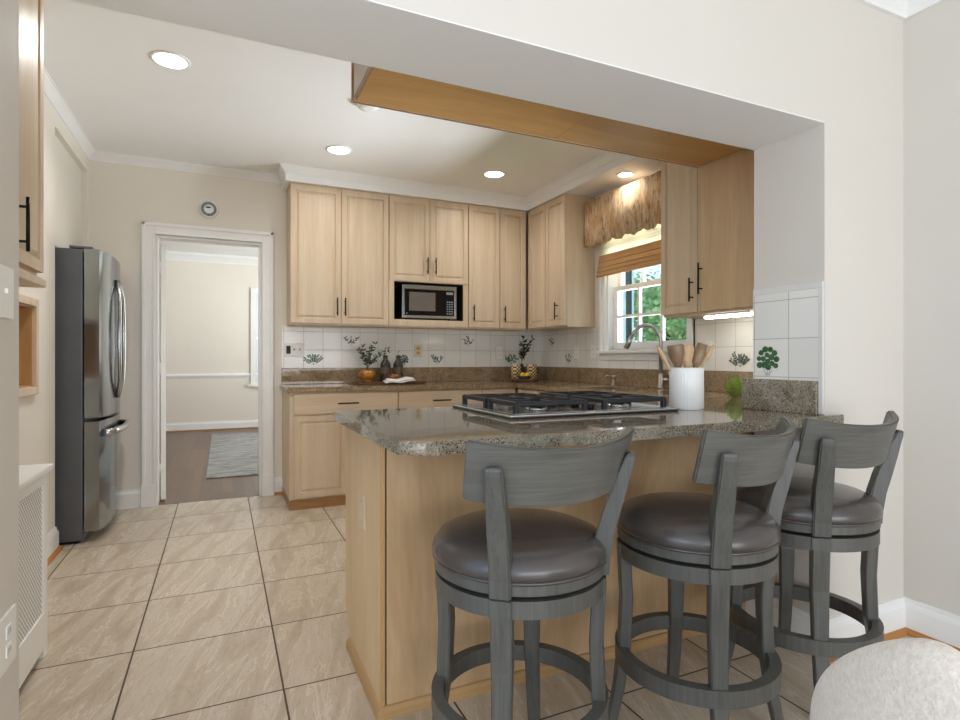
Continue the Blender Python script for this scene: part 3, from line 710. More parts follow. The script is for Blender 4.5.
obj('edge_trim', B().box(XJ - .0095, XJ - .0005, 1.396, 1.703, 1.40, 1.425, .002).box(XJ - .0095, XJ - .0005, 1.395, 1.413, .92, 1.40, .002), 'tile_edge', t)
b = B(); leafprint(b, (XJ - .0088, 1.632, 1.118), (0, -1, 0), (0, 0, 1), (-1, 0, 0), 40, .105, 'round'); obj('painted_herb', b, ['print', 'printstem'], t)

# ------------------------------------------------------------------ appliances
# refrigerator
FX, FY0, FY1, FZ = -.775, 4.13, 4.90, 1.80
t = thing('refrigerator', 'stainless french-door refrigerator with curved doors in the left recess', 'refrigerator', (-1.15, 4.5, 0))
obj('cabinet_body', B().box(-1.56, FX, FY0, FY1, .02, FZ, .006), 'fside', t)
def bulge(y): return -.69 + .036 * (1 - ((y - (FY0 + FY1) / 2) / ((FY1 - FY0) / 2)) ** 2)
def fdoor(ya, yb, za, zb, name):
    b = B(); N = 12; poly = [(FX + .008, ya), ] + [(bulge(ya + (yb - ya) * k / N), ya + (yb - ya) * k / N) for k in range(N + 1)] + [(FX + .008, yb)]
    b.prism(poly, za, zb, .004, seg=2); return autosmooth(obj(name, b, 'fsteel', t), 30)
ym = (FY0 + FY1) / 2
d1 = fdoor(FY0 + .002, ym - .003, .765, FZ + .005, 'door'); d2 = fdoor(ym + .003, FY1 - .002, .765, FZ + .005, 'door'); d3 = fdoor(FY0 + .002, FY1 - .002, .07, .745, 'freezer_drawer')
for d, s in ((d1, -1), (d2, 1)):
    pts = []
    for k in range(15):
        q = k / 14; bow = math.sin(PI * q); y = ym + s * (.024 + .075 * bow); pts.append((bulge(ym) + .006 + .022 * min(1, bow * 2.2), y, .87 + .79 * q))
    obj('handle', B().tube(pts, .012, 10), 'steel', d)
pts = [(bulge(y) + .006 + (.038 if 0 < k < 12 else 0), y, .665) for k, y in enumerate([FY0 + .07 + (FY1 - FY0 - .14) * j / 12 for j in range(13)])]
obj('handle', B().tube(pts, .017, 10, flat=1.4), 'steel', d3)
for y in (FY0 + .03, FY1 - .03): obj('hinge_cover', B().box(FX - .07, FX + .05, y - .022, y + .022, FZ + .0055, FZ + .02, .004), 'fside', t)
obj('foot', B().box(-1.5, FX - .02, FY0 + .03, FY1 - .03, 0, .0195, .002), 'black', t)
# microwave
mx0, mx1, mz0, mz1, myf = 1.415, 1.922, 1.4715, 1.775, 4.70
t = thing('microwave', 'stainless and black microwave in the cabinet shelf', 'microwave', (1.66, 4.8, mz0))
b = B().box(mx0 + .004, mx1 - .004, myf + .02, YB - .03, mz0 + .012, mz1 - .002, .004); obj('case', b, 'black', t)
b = B(); fw = .022
b.box(mx0, mx1, myf, myf + .02, mz1 - .036, mz1, .003).box(mx0, mx1, myf, myf + .02, mz0 + .014, mz0 + .04, .003).box(mx0, mx0 + fw, myf, myf + .02, mz0 + .04, mz1 - .036, .002).box(mx1 - fw, mx1, myf, myf + .02, mz0 + .04, mz1 - .036, .002)
obj('frame', b, 'steel', t)
d = obj('door', B().box(mx0 + fw, mx1 - .115, myf + .002, myf + .02, mz0 + .04, mz1 - .036), 'fglass', t)
obj('window', B().box(mx0 + .062, mx0 + .305, myf, myf + .003, mz0 + .078, mz1 - .062), 'mwin', d)
obj('badge', B().lathe([(.007, 0), (.007, .002)], (0, 0, 0), 12).xf(Matrix.Translation((mx0 + .04, myf + .002, mz0 + .055)) @ Matrix.Rotation(R(90), 4, 'X')), 'steel', d)
p = obj('control_panel', B().box(mx1 - .113, mx1 - fw, myf + .002, myf + .02, mz0 + .04, mz1 - .036), 'fglass', t)
b = B()
for r_ in range(6):
    for c in range(3): b.box(mx1 - .095 + c * .022, mx1 - .080 + c * .022, myf + .0005, myf + .003, mz0 + .055 + r_ * .021, mz0 + .066 + r_ * .021)
obj('buttons', b, 'gray', p); obj('display', B().box(mx1 - .098, mx1 - .034, myf + .0005, myf + .003, mz1 - .073, mz1 - .05), 'backing', p)
for x in (mx0 + .05, mx1 - .05):
    for y in (myf + .05, myf + .16): obj('foot', B().lathe([(.012, 0), (.012, .014)], (x, y, mz0), 10), 'black', t)
# gas hob
hx0, hx1, hy0, hy1 = .925, 1.708, 1.755, 2.325
t = thing('gas_hob', 'stainless gas hob with black cast-iron grates set into the peninsula', 'hob', (1.315, 2.02, CT))
obj('tray_shade', B().box(hx0 + .006, hx1 - .006, hy0 + .006, hy1 - .006, CT, CT + .005), 'black', t)  # black slab added to draw the shadow line under the tray
b = B().box(hx0, hx1, hy0, hy1, CT + .0045, CT + .0145, .005); b.box(hx0 + .03, hx1 - .03, hy0 + .03, hy1 - .03, CT + .014, CT + .016, .001)
obj('tray', b, 'steel', t)
hc = (hx0 + hx1) / 2
def grate(xa, xb, ya, yb):
    b = B(); zt = CT + .058; w = .013; hgt = .018
    def bar(x0_, x1_, y0_, y1_): b.box(x0_, x1_, y0_, y1_, zt - hgt, zt, .002, seg=1)
    bar(xa, xb, ya, ya + w); bar(xa, xb, yb - w, yb); bar(xa, xa + w, ya + w, yb - w); bar(xb - w, xb, ya + w, yb - w)
    xm, yc = (xa + xb) / 2, (ya + yb) / 2
    bar(xm - w / 2, xm + w / 2, ya + w, yc - .03); bar(xm - w / 2, xm + w / 2, yc + .03, yb - w)
    bar(xa + w, xm - .032, yc - w / 2, yc + w / 2); bar(xm + .032, xb - w, yc - w / 2, yc + w / 2)
    for x in (xa, xb - w):
        for y in (ya, yb - w): b.box(x - .003, x + w + .003, y - .003, y + w + .003, CT + .0148, zt - .003, .002, seg=1)
    obj('grate', b, 'iron', t)
for xa, xb in ((hx0 + .04, hc - .04), (hc + .04, hx1 - .04)):
    ymid = (hy0 + hy1) / 2
    grate(xa, xb, hy0 + .04, ymid - .014); grate(xa, xb, ymid + .014, hy1 - .04)
for x in ((hx0 + hc) / 2, (hc + hx1) / 2):
    for y in (hy0 * .75 + hy1 * .25 + .013, hy0 * .25 + hy1 * .75 - .013):
        o = obj('burner', B().lathe([(.048, 0), (.046, .008), (.03, .012)], (x, y, CT + .016), 20), 'steel', t)
        obj('burner_cap', B().lathe([(.034, .012), (.036, .016), (.034, .021), (.012, .023)], (x, y, CT + .016), 20), 'iron', o)
for k in range(4):
    obj('knob', B().lathe([(.019, 0), (.018, .018), (.012, .022)], (hc, hy0 + .08 + k * .1, CT + .0155), 16), 'black', t)
# radiator cover
rx0, rx1, ry0, ry1 = XL + .001, -.611, 1.73, 2.66
t = thing('radiator_cover', 'white perforated metal radiator cover by the left wall', 'radiator', (-.73, 2.2, 0))
obj('top', B().box(rx0, rx1 + .016, ry0, ry1 + .016, .70, .725, .006), 'trim', t)
b = B().box(rx1 - .02, rx1, ry0, ry0 + .04, .0, .70, .002).box(rx1 - .02, rx1, ry1 - .045, ry1, .0, .70, .002).box(rx1 - .02, rx1, ry0 + .04, ry1 - .045, .655, .70, .002).box(rx1 - .02, rx1, ry0 + .04, ry1 - .045, .035, .17, .002)
b.box(rx0, rx1 - .02, ry1 - .02, ry1, .0, .70); b.box(rx0, rx1 - .02, ry0, ry0 + .02, 0, .70); obj('frame', b, 'trim', t)
obj('grille', B().box(rx1 - .014, rx1 - .008, ry0 + .04, ry1 - .045, .17, .655), 'grille', t)

# ------------------------------------------------------------------ lights
def can(loc, label, pw, r=.078):
    t = thing('recessed_light', label, 'light', loc, group='recessed ceiling lights')
    x, y, z = loc
    obj('trim_ring', B().lathe([(r + .016, 0), (r + .016, -.004), (r, -.006), (r, -.001)], loc, 32, cap=False), 'trim', t)
    obj('lamp_lens', B().lathe([(r, -.0035), (r * .5, -.0045)], loc, 32), 'lamp', t)
    l = bpy.data.lights.new('lamp', 'AREA'); l.shape = 'DISK'; l.size = .13; l.energy = pw; l.color = (1, .985, .965); l.spread = R(150)
    o = bpy.data.objects.new('lamp', l); COL.objects.link(o); o.parent = t; o.location = (0, 0, -.012)
can((-.24, 3.27, CZ), 'round recessed ceiling light nearest the left wall', 12)
can((.775, 4.16, CZ), 'round recessed ceiling light above the double-door cabinet', 3.6)
can((2.04, 4.17, CZ), 'round recessed ceiling light in front of the back corner cabinets', 4.5)
can((2.80, 3.44, ZUT), 'small recessed light in the soffit above the window valance', 0.9, .055)
for k, (ya, yb, lb) in enumerate(((2.25, 2.60, 'glowing light tube under the cabinet, nearer the window'), (1.86, 2.22, 'glowing light tube under the cabinet, nearer the wall end'))):
    t = thing('light_tube', lb, 'light', (XU + .09, (ya + yb) / 2, ZUB), group='under-cabinet light tubes')
    obj('housing', B().box(XU + .06, XU + .12, ya, yb, ZUB - .012, ZUB - .0005, .002), 'white', t)
    obj('diffuser', B().box(XU + .065, XU + .115, ya + .012, yb - .012, ZUB - .027, ZUB - .012, .005), 'tube', t)
# smoke alarm, round wall alarm
t = thing('smoke_alarm', 'white round smoke alarm on the ceiling beside the wood soffit', 'alarm', (.79, 3.33, CZ)); obj('case', B().lathe([(.065, 0), (.065, -.02), (.05, -.034), (.02, -.036)], (.79, 3.33, CZ), 24), 'white', t)
t = thing('wall_alarm', 'round white and grey alarm on the wall above the doorway', 'alarm', (-.096, YB, 2.316))
rot = Matrix.Translation((-.096, YB, 2.316)) @ Matrix.Rotation(R(90), 4, 'X')
obj('case', B().lathe([(.068, 0), (.068, .022), (.06, .028), (.01, .028)], (0, 0, 0), 28).xf(rot), 'white', t)
obj('grey_ring', B().lathe([(.056, .0275), (.056, .031), (.036, .031), (.036, .0275)], (0, 0, 0), 28, cap=False).xf(rot), 'gray', t)
obj('display', B().box(-.022, .012, .008, .018, .028, .030).box(-.004, .004, -.05, -.042, .031, .033).xf(rot), 'black', t)
# outlets and switches
def plate(label, cat, loc, rz, w, h, mat='white', kind='outlet'):
    group = {'outlet': 'wall outlets', 'switch': 'wall switches'}.get(kind.split('_')[0])
    t = thing({'outlet': 'power_outlet', 'switch': 'light_switch', 'blank': 'cover_plate'}[kind.split('_')[0]], label, cat, loc, rz, group)
    obj('plate', B().box(-w / 2, w / 2, -.006, 0, -h / 2, h / 2, .002), mat, t, world=False)
    if kind == 'outlet':
        for s in (-1, 1): obj('socket', B().box(-.016, .016, -.0085, -.005, s * .021 - .014, s * .021 + .014, .003), mat if mat != 'cream' else 'tan', t, world=False)
        b = B()
        for s in (-1, 1):
            for q in (-1, 1): b.box(q * .006 - .0012, q * .006 + .0012, -.0092, -.008, s * .021 - .005, s * .021 + .006)
        obj('slots', b, 'gray', t, world=False)
    if kind == 'switch': obj('toggle', B().box(-.004, .004, -.012, -.005, -.004, .008, .002), mat, t, world=False)
    if kind == 'switch_triple':
        obj('rocker', B().box(-.062, -.028, -.009, -.005, -.033, .033, .002), 'black', t, world=False)
        for x in (0, .046): obj('toggle', B().box(x - .005, x + .005, -.018, -.005, -.004, .012, .002), 'gray', t, world=False)
    if kind == 'blank':
        for s in (-1, 1): obj('screw', B().box(-.003, .003, -.0075, -.005, s * h * .3 - .003, s * h * .3 + .003), 'chrome', t, world=False)
    return t
yt = YB - .008; xt = XR - .008
plate('wide ivory switch plate with black rocker at left end of tiles', 'switch', (.55, yt, 1.205), 0, .165, .115, 'white', 'switch_triple')
plate('tan outlet in ivory plate on tiles right of the bottles', 'outlet', (1.645, yt, 1.205), 0, .075, .118, 'cream', 'outlet')
plate('white outlet on the back wall tiles near the corner', 'outlet', (2.48, yt, 1.187), 0, .072, .115)
plate('white outlet on the window wall tiles, nearer the corner', 'outlet', (xt, 4.30, 1.19), R(-90), .072, .115)
plate('white outlet on the window wall tiles, beside the window casing', 'outlet', (xt, 4.05, 1.19), R(-90), .072, .115)
plate('white outlet on the lit tiles behind the utensil crock', 'outlet', (xt, 2.76, 1.19), R(-90), .072, .115)
plate('ivory cover plate on the end panel of the peninsula', 'outlet', (XP, 1.99, .59), R(-90), .07, .12, 'ivory', 'blank')
plate('white switch plate at the left edge above the other plate', 'switch', (XJL, 1.59, 1.28), R(90), .115, .117, 'white', 'switch')
plate('white outlet low on the wall end at the left edge', 'outlet', (XJL, 1.608, .49), R(90), .115, .125, 'white', 'outlet')

# ------------------------------------------------------------------ soffit plywood
t = obj('plywood_panel', B().box(.552, 1.60, YJ + .001, 2.548, 2.296, 2.3095, .001), 'ply_s'); tag(t, 'stained plywood board under the peninsula soffit, left of the seam', 'panel', 'plywood soffit boards')
t = obj('plywood_panel', B().box(1.602, XU - .013, YJ + .001, 2.548, 2.296, 2.3095, .001), 'ply_s'); tag(t, 'stained plywood board under the peninsula soffit, right of the seam', 'panel', 'plywood soffit boards')
b = B().box(.534, XU - .013, 2.545, 2.553, 2.294, CZ - .001); struct('trim_10', b, 'ceil', label='painted far face of the peninsula soffit')
b = B().box(.530, .5365, 2.535, 2.556, 2.290, CZ - .001).box(.5365, XU - .013, 2.549, 2.556, 2.290, 2.300); struct('trim_11', b, 'maple_end', label='thin wood edging on the peninsula soffit')

# ------------------------------------------------------------------ window dressings
t = thing('window_valance', 'speckled tan fabric valance above the window', 'valance', (2.84, 3.47, 2.08))
b = B(); vx = 2.835; N = 60; va, vb = 2.905, 4.025
def vz(q): return 2.085 + .012 * math.sin(q * 40) + .006 * math.sin(q * 97)
outer, inner = [], []
rs = []
for k in range(N + 1):
    q = k / N; y = va + (vb - va) * q; wv = .004 * math.sin(q * 55)
    rs.append([(vx + wv, y, vz(q)), (vx + wv, y, 2.47), (vx + .012 + wv, y, 2.47), (vx + .012 + wv, y, vz(q))])
b.rings(rs); obj('front_cloth', b, 'valance', t)
b = B().box(vx + .012, XR - .036, vb - .012, vb, 2.09, 2.47).box(vx + .012, XR - .036, va, va + .012, 2.09, 2.47).box(vx + .012, XR - .036, va + .012, vb - .012, 2.458, 2.47); obj('side_return', b, 'valance', t)
t = thing('roman_shade', 'woven roman shade with gathered folds in the window', 'shade', (2.93, 3.42, 1.83))
sy0, sy1 = WY0 - .045, WY1 + .045
obj('thin_cloth', B().box(XR - .040, XR - .0375, sy0, sy1, 1.96, 2.44), 'shade_thin', t)
b = B()
for k, (z0, z1, o_) in enumerate(((1.93, 2.0, .0), (1.885, 1.945, .008), (1.85, 1.90, .016), (1.815, 1.865, .022))):
    pr_ = [(XR - .042 - o_, z1), (XR - .055 - o_, z0 + .012), (XR - .050 - o_, z0), (XR - .040, z0 + .006), (XR - .0405, z1)]
    b.rings([[(x, sy0, z) for x, z in pr_], [(x, sy1, z) for x, z in pr_]])
for f in b.bm.faces: f.smooth = False
obj('gathered_folds', b, 'shade_fold', t)

# ------------------------------------------------------------------ stools
def make_stool(label, loc, rz):
    t = thing('bar_stool', label, 'stool', (0, 0, 0), 0, 'grey swivel bar stools')
    # local frame: back towards -y; legs on the diagonals
    def polar(r, a, z): return (r * math.cos(a), r * math.sin(a), z)
    for k in range(4):
        a = R(225 + 90 * k); rad = Vector((math.cos(a), math.sin(a), 0)); tn = Vector((-math.sin(a), math.cos(a), 0))
        rs = []
        for z, r, wt, wr in ((.569, .2115, .026, .018), (.53, .2115, .026, .018), (.40, .205, .025, .018), (.25, .211, .022, .018), (.12, .228, .020, .016), (0, .252, .018, .014)):
            c = rad * r + Vector((0, 0, z)); rs.append([tuple(c + tn * sx_ * wt + rad * sy_ * wr) for sx_, sy_ in ((-1, -1), (1, -1), (1, 1), (-1, 1))])
        b = B().rings(rs)
        for f in b.bm.faces: f.smooth = False
        bmesh.ops.bevel(b.bm, geom=[e for e in b.bm.edges if abs((e.verts[0].co - e.verts[1].co).z) > .05], offset=.004, segments=1, affect='EDGES')
        obj('leg', b, 'stool', t, world=False)
    # foot ring
    b = B(); n = 64
    L = [[polar(r, 2 * PI * i / n, z) for r, z in ((.205, .205), (.236, .205), (.236, .252), (.205, .252))] for i in range(n)]
    b.rings(L, closed=True); autosmooth(obj('foot_ring', b, 'stool', t, world=False), 30)
    b = B()
    L = [[polar(r, 2 * PI * i / n, z) for r, z in ((.165, .528), (.226, .528), (.226, .570), (.165, .570))] for i in range(n)]
    b.rings(L, closed=True); autosmooth(obj('apron_ring', b, 'stool', t, world=False), 30)
    obj('swivel', B().lathe([(.168, .560), (.168, .582)], n=40), 'black', t, world=False)
    autosmooth(obj('seat_base', B().lathe([(.06, .579), (.222, .579), (.228, .583), (.228, .606), (.223, .610), (.06, .610)], n=64), 'stool', t, world=False), 30)
    c = obj('cushion', B().lathe([(.215, .610), (.230, .612), (.235, .626), (.231, .646), (.215, .666), (.18, .681), (.13, .690), (.07, .695), (.01, .697)], n=64), 'leather', t, world=False, smooth=True)
    b = B(); L = []
    for i in range(n):
        a = 2 * PI * i / n; L.append([polar(.229 + .0045 * math.cos(q * PI / 3), a, .6115 + .0045 * math.sin(q * PI / 3)) for q in range(6)])
    b.rings(L, closed=True); obj('piping', b, 'leather', c, world=False, smooth=True)
    # back posts on the two rear legs
    for a in (R(225), R(315)):
        rad = Vector((math.cos(a), math.sin(a), 0)); tn = Vector((-math.sin(a), math.cos(a), 0)); rs = []
        for z, r, wt, wr in ((.577, .216, .026, .022), (.62, .218, .026, .023), (.68, .228, .025, .023), (.74, .245, .024, .021), (.80, .264, .023, .019), (.84, .277, .022, .015), (.87, .287, .021, .013), (.882, .2905, .020, .011), (.888, .292, .017, .008), (.891, .292, .011, .004)):
            cc = rad * r + Vector((0, 0, z)); rs.append([tuple(cc + tn * sx_ * wt + rad * sy_ * wr) for sx_, sy_ in ((-1, -1), (1, -1), (1, 1), (-1, 1))])
        b = B().rings(rs)
        for f in b.bm.faces: f.smooth = False
        bmesh.ops.bevel(b.bm, geom=[e for e in b.bm.edges if abs((e.verts[0].co - e.verts[1].co).z) > .012], offset=.004, segments=2, affect='EDGES')
        obj('back_post', b, 'stool', t, world=False)
    # curved top rail
    rs = []; N = 32
    for k in range(N + 1):
        q = -1 + 2 * k / N; at, ab = R(270) + q * R(39.5), R(270) + q * R(42); dip = .026 * (1 - q * q)
        zt, zb = .951 - dip, .810 - dip * .9
        ri_t, ri_b = .383, .347; th = .022; oy = .141
        rs.append([(p_[0], p_[1] + oy, p_[2]) for p_ in (polar(ri_b, ab, zb), polar(ri_b + th, ab, zb), polar(ri_t + th, at, zt), polar(ri_t, at, zt))])
    b = B().rings(rs); bmesh.ops.recalc_face_normals(b.bm, faces=b.bm.faces[:])
    bmesh.ops.bevel(b.bm, geom=[e for e in b.bm.edges if len(e.link_faces) == 2 and e.calc_face_angle(0) > R(40)], offset=.004, segments=2, affect='EDGES')
    autosmooth(obj('top_rail', b, 'stool_h', t, world=False), 35)
    t.location = loc; t.rotation_euler = (0, 0, rz)
    return t
s1 = make_stool('grey swivel bar stool with dark leather seat, nearest the peninsula corner', (.729, 1.337, 0), R(5.5))
s2 = copy_tree(s1); s2.location = (1.311, 1.2885, 0); s2.rotation_euler = (0, 0, R(16)); s2['label'] = 'middle grey swivel bar stool, between the other two stools'
s3 = copy_tree(s1); s3.location = (1.846, 1.323, 0); s3.rotation_euler = (0, 0, R(4.5)); s3['label'] = 'grey swivel bar stool nearest the white wall and corner baseboard'

# dining chair (cream)
cx, cy = 1.065, .395
t = thing('dining_chair', 'cream boucle chair with rounded back in the foreground', 'chair', (cx, cy, 0))
b = B(); N = 28; rs = []
cd = Vector((cx, cy, 0))
for k in range(N + 1):
    q = -1 + 2 * k / N; a = R(178) + q * R(105)
    top = max(.780 - .50 * abs(q) ** 1.42, .47); bot = .37; th = .085
    if abs(q) > .98: th = .05
    ro = .29; sec = []
    hh = top - bot
    for s_ in range(14):
        an = 2 * PI * s_ / 14; c_, s__ = math.cos(an), math.sin(an)
        rr = ro - th / 2 + th / 2 * (abs(c_) ** .6) * (1 if c_ > 0 else -1)
        zz = bot + hh / 2 + hh / 2 * (abs(s__) ** .55) * (1 if s__ > 0 else -1)
        sec.append((cx + rr * math.cos(a), cy + rr * math.sin(a), zz))
    rs.append(sec)
b.rings(rs); o = obj('backrest', b, 'boucle', t, smooth=True)
m = o.modifiers.new('sub', 'SUBSURF'); m.levels = 1; m.render_levels = 2
obj('seat', B().lathe([(.05, .36), (.21, .36), (.235, .375), (.24, .42), (.23, .46), (.19, .475), (.02, .48)], (cx, cy, 0), 36), 'boucle', t, smooth=True)
for k in range(4):
    a = R(45 + 90 * k + 30); obj('leg', B().tube([(cx + .15 * math.cos(a), cy + .15 * math.sin(a), .365), (cx + .19 * math.cos(a), cy + .19 * math.sin(a), 0)], [.018, .012], 10), 'walnut', t)

# ------------------------------------------------------------------ small things on the worktops
def plant(t, base_, seed, n, h, spread, mat, lean=(0, 0), leafL=.045, leafW=.018):
    rnd = random.Random(seed); b = B(); lb = B()
    for k in range(n):
        a = rnd.uniform(0, 2 * PI); s = spread * rnd.uniform(.3, 1); hh = h * rnd.uniform(.65, 1)
        p0 = Vector(base_); p3 = p0 + Vector((math.cos(a) * s + lean[0] * hh, math.sin(a) * s * .55 + lean[1] * hh, hh))
        p1 = p0 + Vector((0, 0, hh * .45)); pts = [((1 - u) ** 2) * p0 + 2 * u * (1 - u) * p1 + u * u * p3 for u in [j / 8 for j in range(9)]]
        b.tube([tuple(p) for p in pts], [.0022 * (1 - j / 10) for j in range(9)], 5)
        for j in range(3, 9):
            for s2_ in (-1, 1):
                d = (pts[min(j + 1, 8)] - pts[j - 1]).normalized(); sd = Vector((rnd.uniform(-1, 1), rnd.uniform(-1, .3), rnd.uniform(-.2, .6))).normalized()
                lb.leaf(pts[j], d * .6 + sd * .8 * s2_, (rnd.uniform(-1, 1), -1, rnd.uniform(-.3, 1)), leafL * rnd.uniform(.7, 1.1), leafW)
    st = obj('stems', b, 'stem', t); obj('leaves', lb, mat, st)
# board with vase, bottles, bowl, cloth
TY = 4.755
t = obj('serving_board', B().box(1.02, 1.62, TY - .09, TY + .09, CT, CT + .018, .006), 'walnut'); tag(t, 'dark walnut serving board on the back worktop', 'board')
zb = CT + .018
vx_ = 1.125
t = thing('plant_vase', 'amber round vase with olive sprigs on the serving board', 'vase', (vx_, TY + .01, zb))
obj('pot', B().lathe([(.045, 0), (.05, .006), (.045, .012), (.066, .03), (.074, .055), (.068, .085), (.05, .102), (.046, .104), (.04, .09)], (vx_, TY + .01, zb), 28), 'amber', t, smooth=True)
plant(t, (vx_, TY + .01, zb + .09), 3, 11, .25, .22, 'olive', (.18, -.02), .038, .015)
def bottle(label, x, y, h, w, pump):
    t = thing('bottle', label, 'bottle', (x, y, zb), group='dark bottles on the board')
    obj('glass_body', B().lathe([(.01, 0), (w * .96, .001), (w, .008), (w, h * .66), (w * .88, h * .76), (w * .5, h * .87), (w * .42, h * .93), (w * .46, h * .95), (w * .46, h)], (x, y, zb), 24), 'bottle', t, smooth=True)
    obj('paper_band', B().lathe([(w * 1.01, h * .32), (w * 1.012, h * .33), (w * 1.012, h * .56), (w * 1.01, h * .57)], (x, y, zb), 24, cap=False), 'label', t)
    obj('cap', B().lathe([(w * .46, h * .99), (w * .46, h * 1.05), (w * .2, h * 1.06)], (x, y, zb), 16), 'bottle', t)
    if pump: obj('pump', B().tube([(x, y, zb + h * 1.05), (x, y, zb + h * 1.22), (x + .012, y - .02, zb + h * 1.22)], .002, 6), 'black', t)
bottle('dark brown bottle with paper band, nearer the vase', 1.292, TY + .04, .215, .045, False)
bottle('dark brown bottle with paper band behind the copper bowl', 1.408, TY + .045, .215, .043, True)
t = obj('copper_bowl', B().lathe([(.03, 0), (.055, .012), (.064, .04), (.055, .062), (.05, .064), (.056, .042), (.02, .012)], (1.352, TY - .028, zb), 26), 'copper', smooth=True); tag(t, 'small round copper-brown bowl in front of the bottles', 'bowl')
b = B()
for k, (w, z) in enumerate(((.0, .0), (.02, .011))):
    rs = []
    for i in range(13):
        q = i / 12; x = 1.235 + w + q * (.265 - w * 1.5); zz = CT + .0185 + z + (.006 * math.sin(q * 9 + k) + .006) + .016 * q
        rs.append([(x, TY - .185 + .02 * q, zz - .016 * (1 if q < 2 else 0)), (x, TY - .096, zz), (x, TY - .096, zz + .008), (x, TY - .185 + .02 * q, zz - .008)])
    b.rings(rs)
t = obj('kitchen_cloth', b, 'linen', smooth=True); tag(t, 'folded white cloth draped on the serving board edge', 'cloth')
# corner group
t = obj('serving_tray', B().lathe([(.01, 0), (.115, 0), (.125, .004), (.128, .022), (.12, .022), (.115, .008), (.01, .008)], (2.63, 4.70, CT), 36), 'walnut'); tag(t, 'dark round tray in the back corner of the worktop', 'tray')
zt_ = CT + .0085
def cup(label, x, y):
    t = thing('basket_cup', label, 'basket', (x, y, zt_), group='woven cups on the corner tray')
    obj('woven_wall', B().lathe([(.04, 0), (.046, .004), (.048, .15), (.045, .154), (.041, .15), (.039, .01)], (x, y, zt_), 24), 'basket', t)
cup('pale woven cup behind the lemons on the corner tray', 2.552, 4.74); cup('pale woven cup right of the dark vase on the corner tray', 2.715, 4.725)
t = thing('plant_vase', 'dark slim vase with olive branch in the back corner', 'vase', (2.636, 4.782, zt_))
obj('pot', B().lathe([(.03, 0), (.036, .01), (.036, .09), (.022, .12), (.016, .15), (.019, .158), (.012, .15)], (2.636, 4.782, zt_), 20), 'navy', t, smooth=True)
plant(t, (2.636, 4.782, zt_ + .14), 11, 6, .27, .12, 'oliveb', (.42, -.05), .052, .015)
t = obj('fruit_bowl', B().lathe([(.025, 0), (.045, .008), (.06, .045), (.056, .046), (.04, .012), (.01, .008)], (2.585, 4.632, zt_), 24), 'navy', smooth=True); tag(t, 'small dark bowl of lemons on the corner tray', 'bowl')
for x, y, z, lb in ((2.563, 4.632, .055, 'yellow lemon at the left in the dark bowl'), (2.609, 4.624, .053, 'yellow lemon at the right in the dark bowl')):
    b = B().sphere((x, y, zt_ + z), .024, (1.25, 1, 1), 2); t = obj('lemon', b, 'lemon', smooth=True); tag(t, lb, 'fruit', 'lemons in the dark bowl')
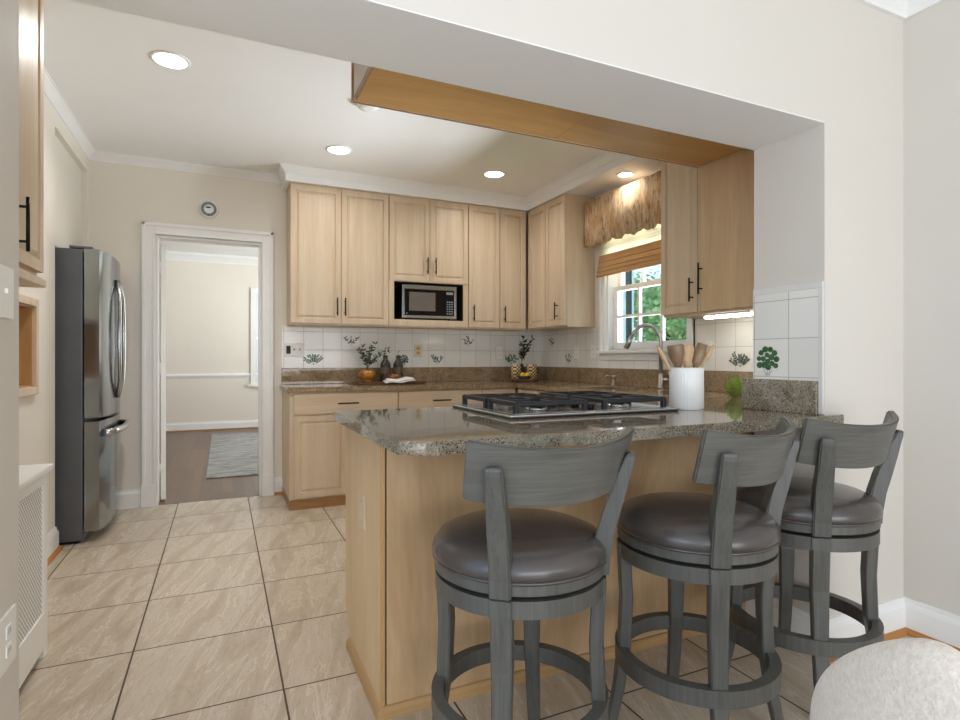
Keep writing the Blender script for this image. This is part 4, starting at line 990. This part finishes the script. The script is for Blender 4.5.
# utensil crock
kx, ky = 1.812, 1.825
t = thing('utensil_crock', 'white ribbed ceramic crock of wooden utensils beside the hob', 'crock', (kx, ky, CT))
obj('pot', B().lathe([(.01, .0), (.066, 0), (.0695, .004), (.0695, .172), (.067, .178), (.063, .174), (.062, .012), (.01, .01)], (kx, ky, CT), 144, rib=.012, nrib=36), 'crock', t, smooth=False)
def utensil(label, name, bx, by, tip, wd, L, mat, shape):
    """flat paddle whose handle stands inside the crock"""
    p0 = Vector((kx + bx, ky + by, CT + .02)); p1 = Vector((kx + tip[0], ky + tip[1], CT + tip[2]))
    t = thing(name, label, 'utensil', tuple(p0), group='wooden utensils in the crock')
    d = (p1 - p0).normalized(); view = Vector((.72, .69, 0)); sd = d.cross(view).normalized(); nn = sd.cross(d).normalized()
    T = (p1 - p0).length
    b = B().tube([tuple(p0), tuple(p0 + d * (T - L * .7))], .006, 8); obj('handle', b, mat, t)
    prof = {'flat': [(0, .25), (.25, .55), (.6, .95), (.95, 1), (1, .97)], 'spoon': [(0, .3), (.2, .7), (.5, 1), (.8, .85), (1, .35)], 'slant': [(0, .25), (.3, .8), (.7, 1), (1, .8)]}[shape]
    rs = []
    for q, w in prof:
        c = p1 - d * L * (1 - q); rs.append([tuple(c + sd * w * wd + nn * .003), tuple(c - sd * w * wd + nn * .003), tuple(c - sd * w * wd - nn * .003), tuple(c + sd * w * wd - nn * .003)])
    b = B().rings(rs); obj('paddle', b, mat, t)
utensil('thin wooden stick leaning left in the white crock', 'wooden_spoon', .02, .01, (-.122, .045, .272), .011, .10, 'spoon', 'spoon')
utensil('dark wooden spatula with a broad flat end in the crock', 'wooden_spatula', .0, .02, (-.03, .035, .275), .034, .11, 'spoon_d', 'flat')
utensil('pale wooden turner in the middle of the crock', 'wooden_spatula', .0, -.015, (.012, .015, .275), .031, .11, 'spoon', 'flat')
utensil('brown wooden paddle leaning right in the crock', 'wooden_spatula', -.015, .0, (.072, -.02, .28), .025, .12, 'spoon_d', 'slant')
utensil('slim wooden spoon leaning furthest right in the crock', 'wooden_spoon', -.03, .0, (.11, -.045, .275), .011, .09, 'spoon', 'spoon')
# artichoke, wood block
ax_, ay_ = 2.56, 2.22
t = thing('artichoke', 'green artichoke on the worktop behind the granite upstand', 'vegetable', (ax_, ay_, CT))
obj('heart', B().sphere((ax_, ay_, CT + .056), .05, (1, 1, 1.1), 3), 'arti', t)
b = B()
for r_ in range(6):
    n_ = 9 - r_
    for k in range(n_):
        a = 2 * PI * k / n_ + r_ * .35; el = R(-35 + r_ * 21); d = Vector((math.cos(a) * math.cos(el), math.sin(a) * math.cos(el), math.sin(el)))
        p = Vector((ax_, ay_, CT + .056)) + Vector((d.x * .05, d.y * .05, d.z * .052)); up = Vector((0, 0, 1)) - d * d.z; up = up.normalized()
        b.leaf(p - up * .012 + d * .002, up + d * .25, d, .038, .042, 0, -.25)
obj('scales', b, 'arti', t); obj('stem', B().tube([(ax_ + .04, ay_ - .01, CT + .03), (ax_ + .075, ay_ - .03, CT + .018)], .010, 8), 'arti', t)
t = obj('wood_block', B().box(2.76, 2.86, 2.10, 2.16, CT, CT + .13, .006), 'shoe'); tag(t, 'small brown wooden block behind the artichoke', 'block')
# hall rug
t = obj('hall_rug', B().box(-.14, 1.5, 5.86, 9.2, .002, .014, .004), 'rug'); tag(t, 'grey woven rug on the hall floorboards', 'rug')
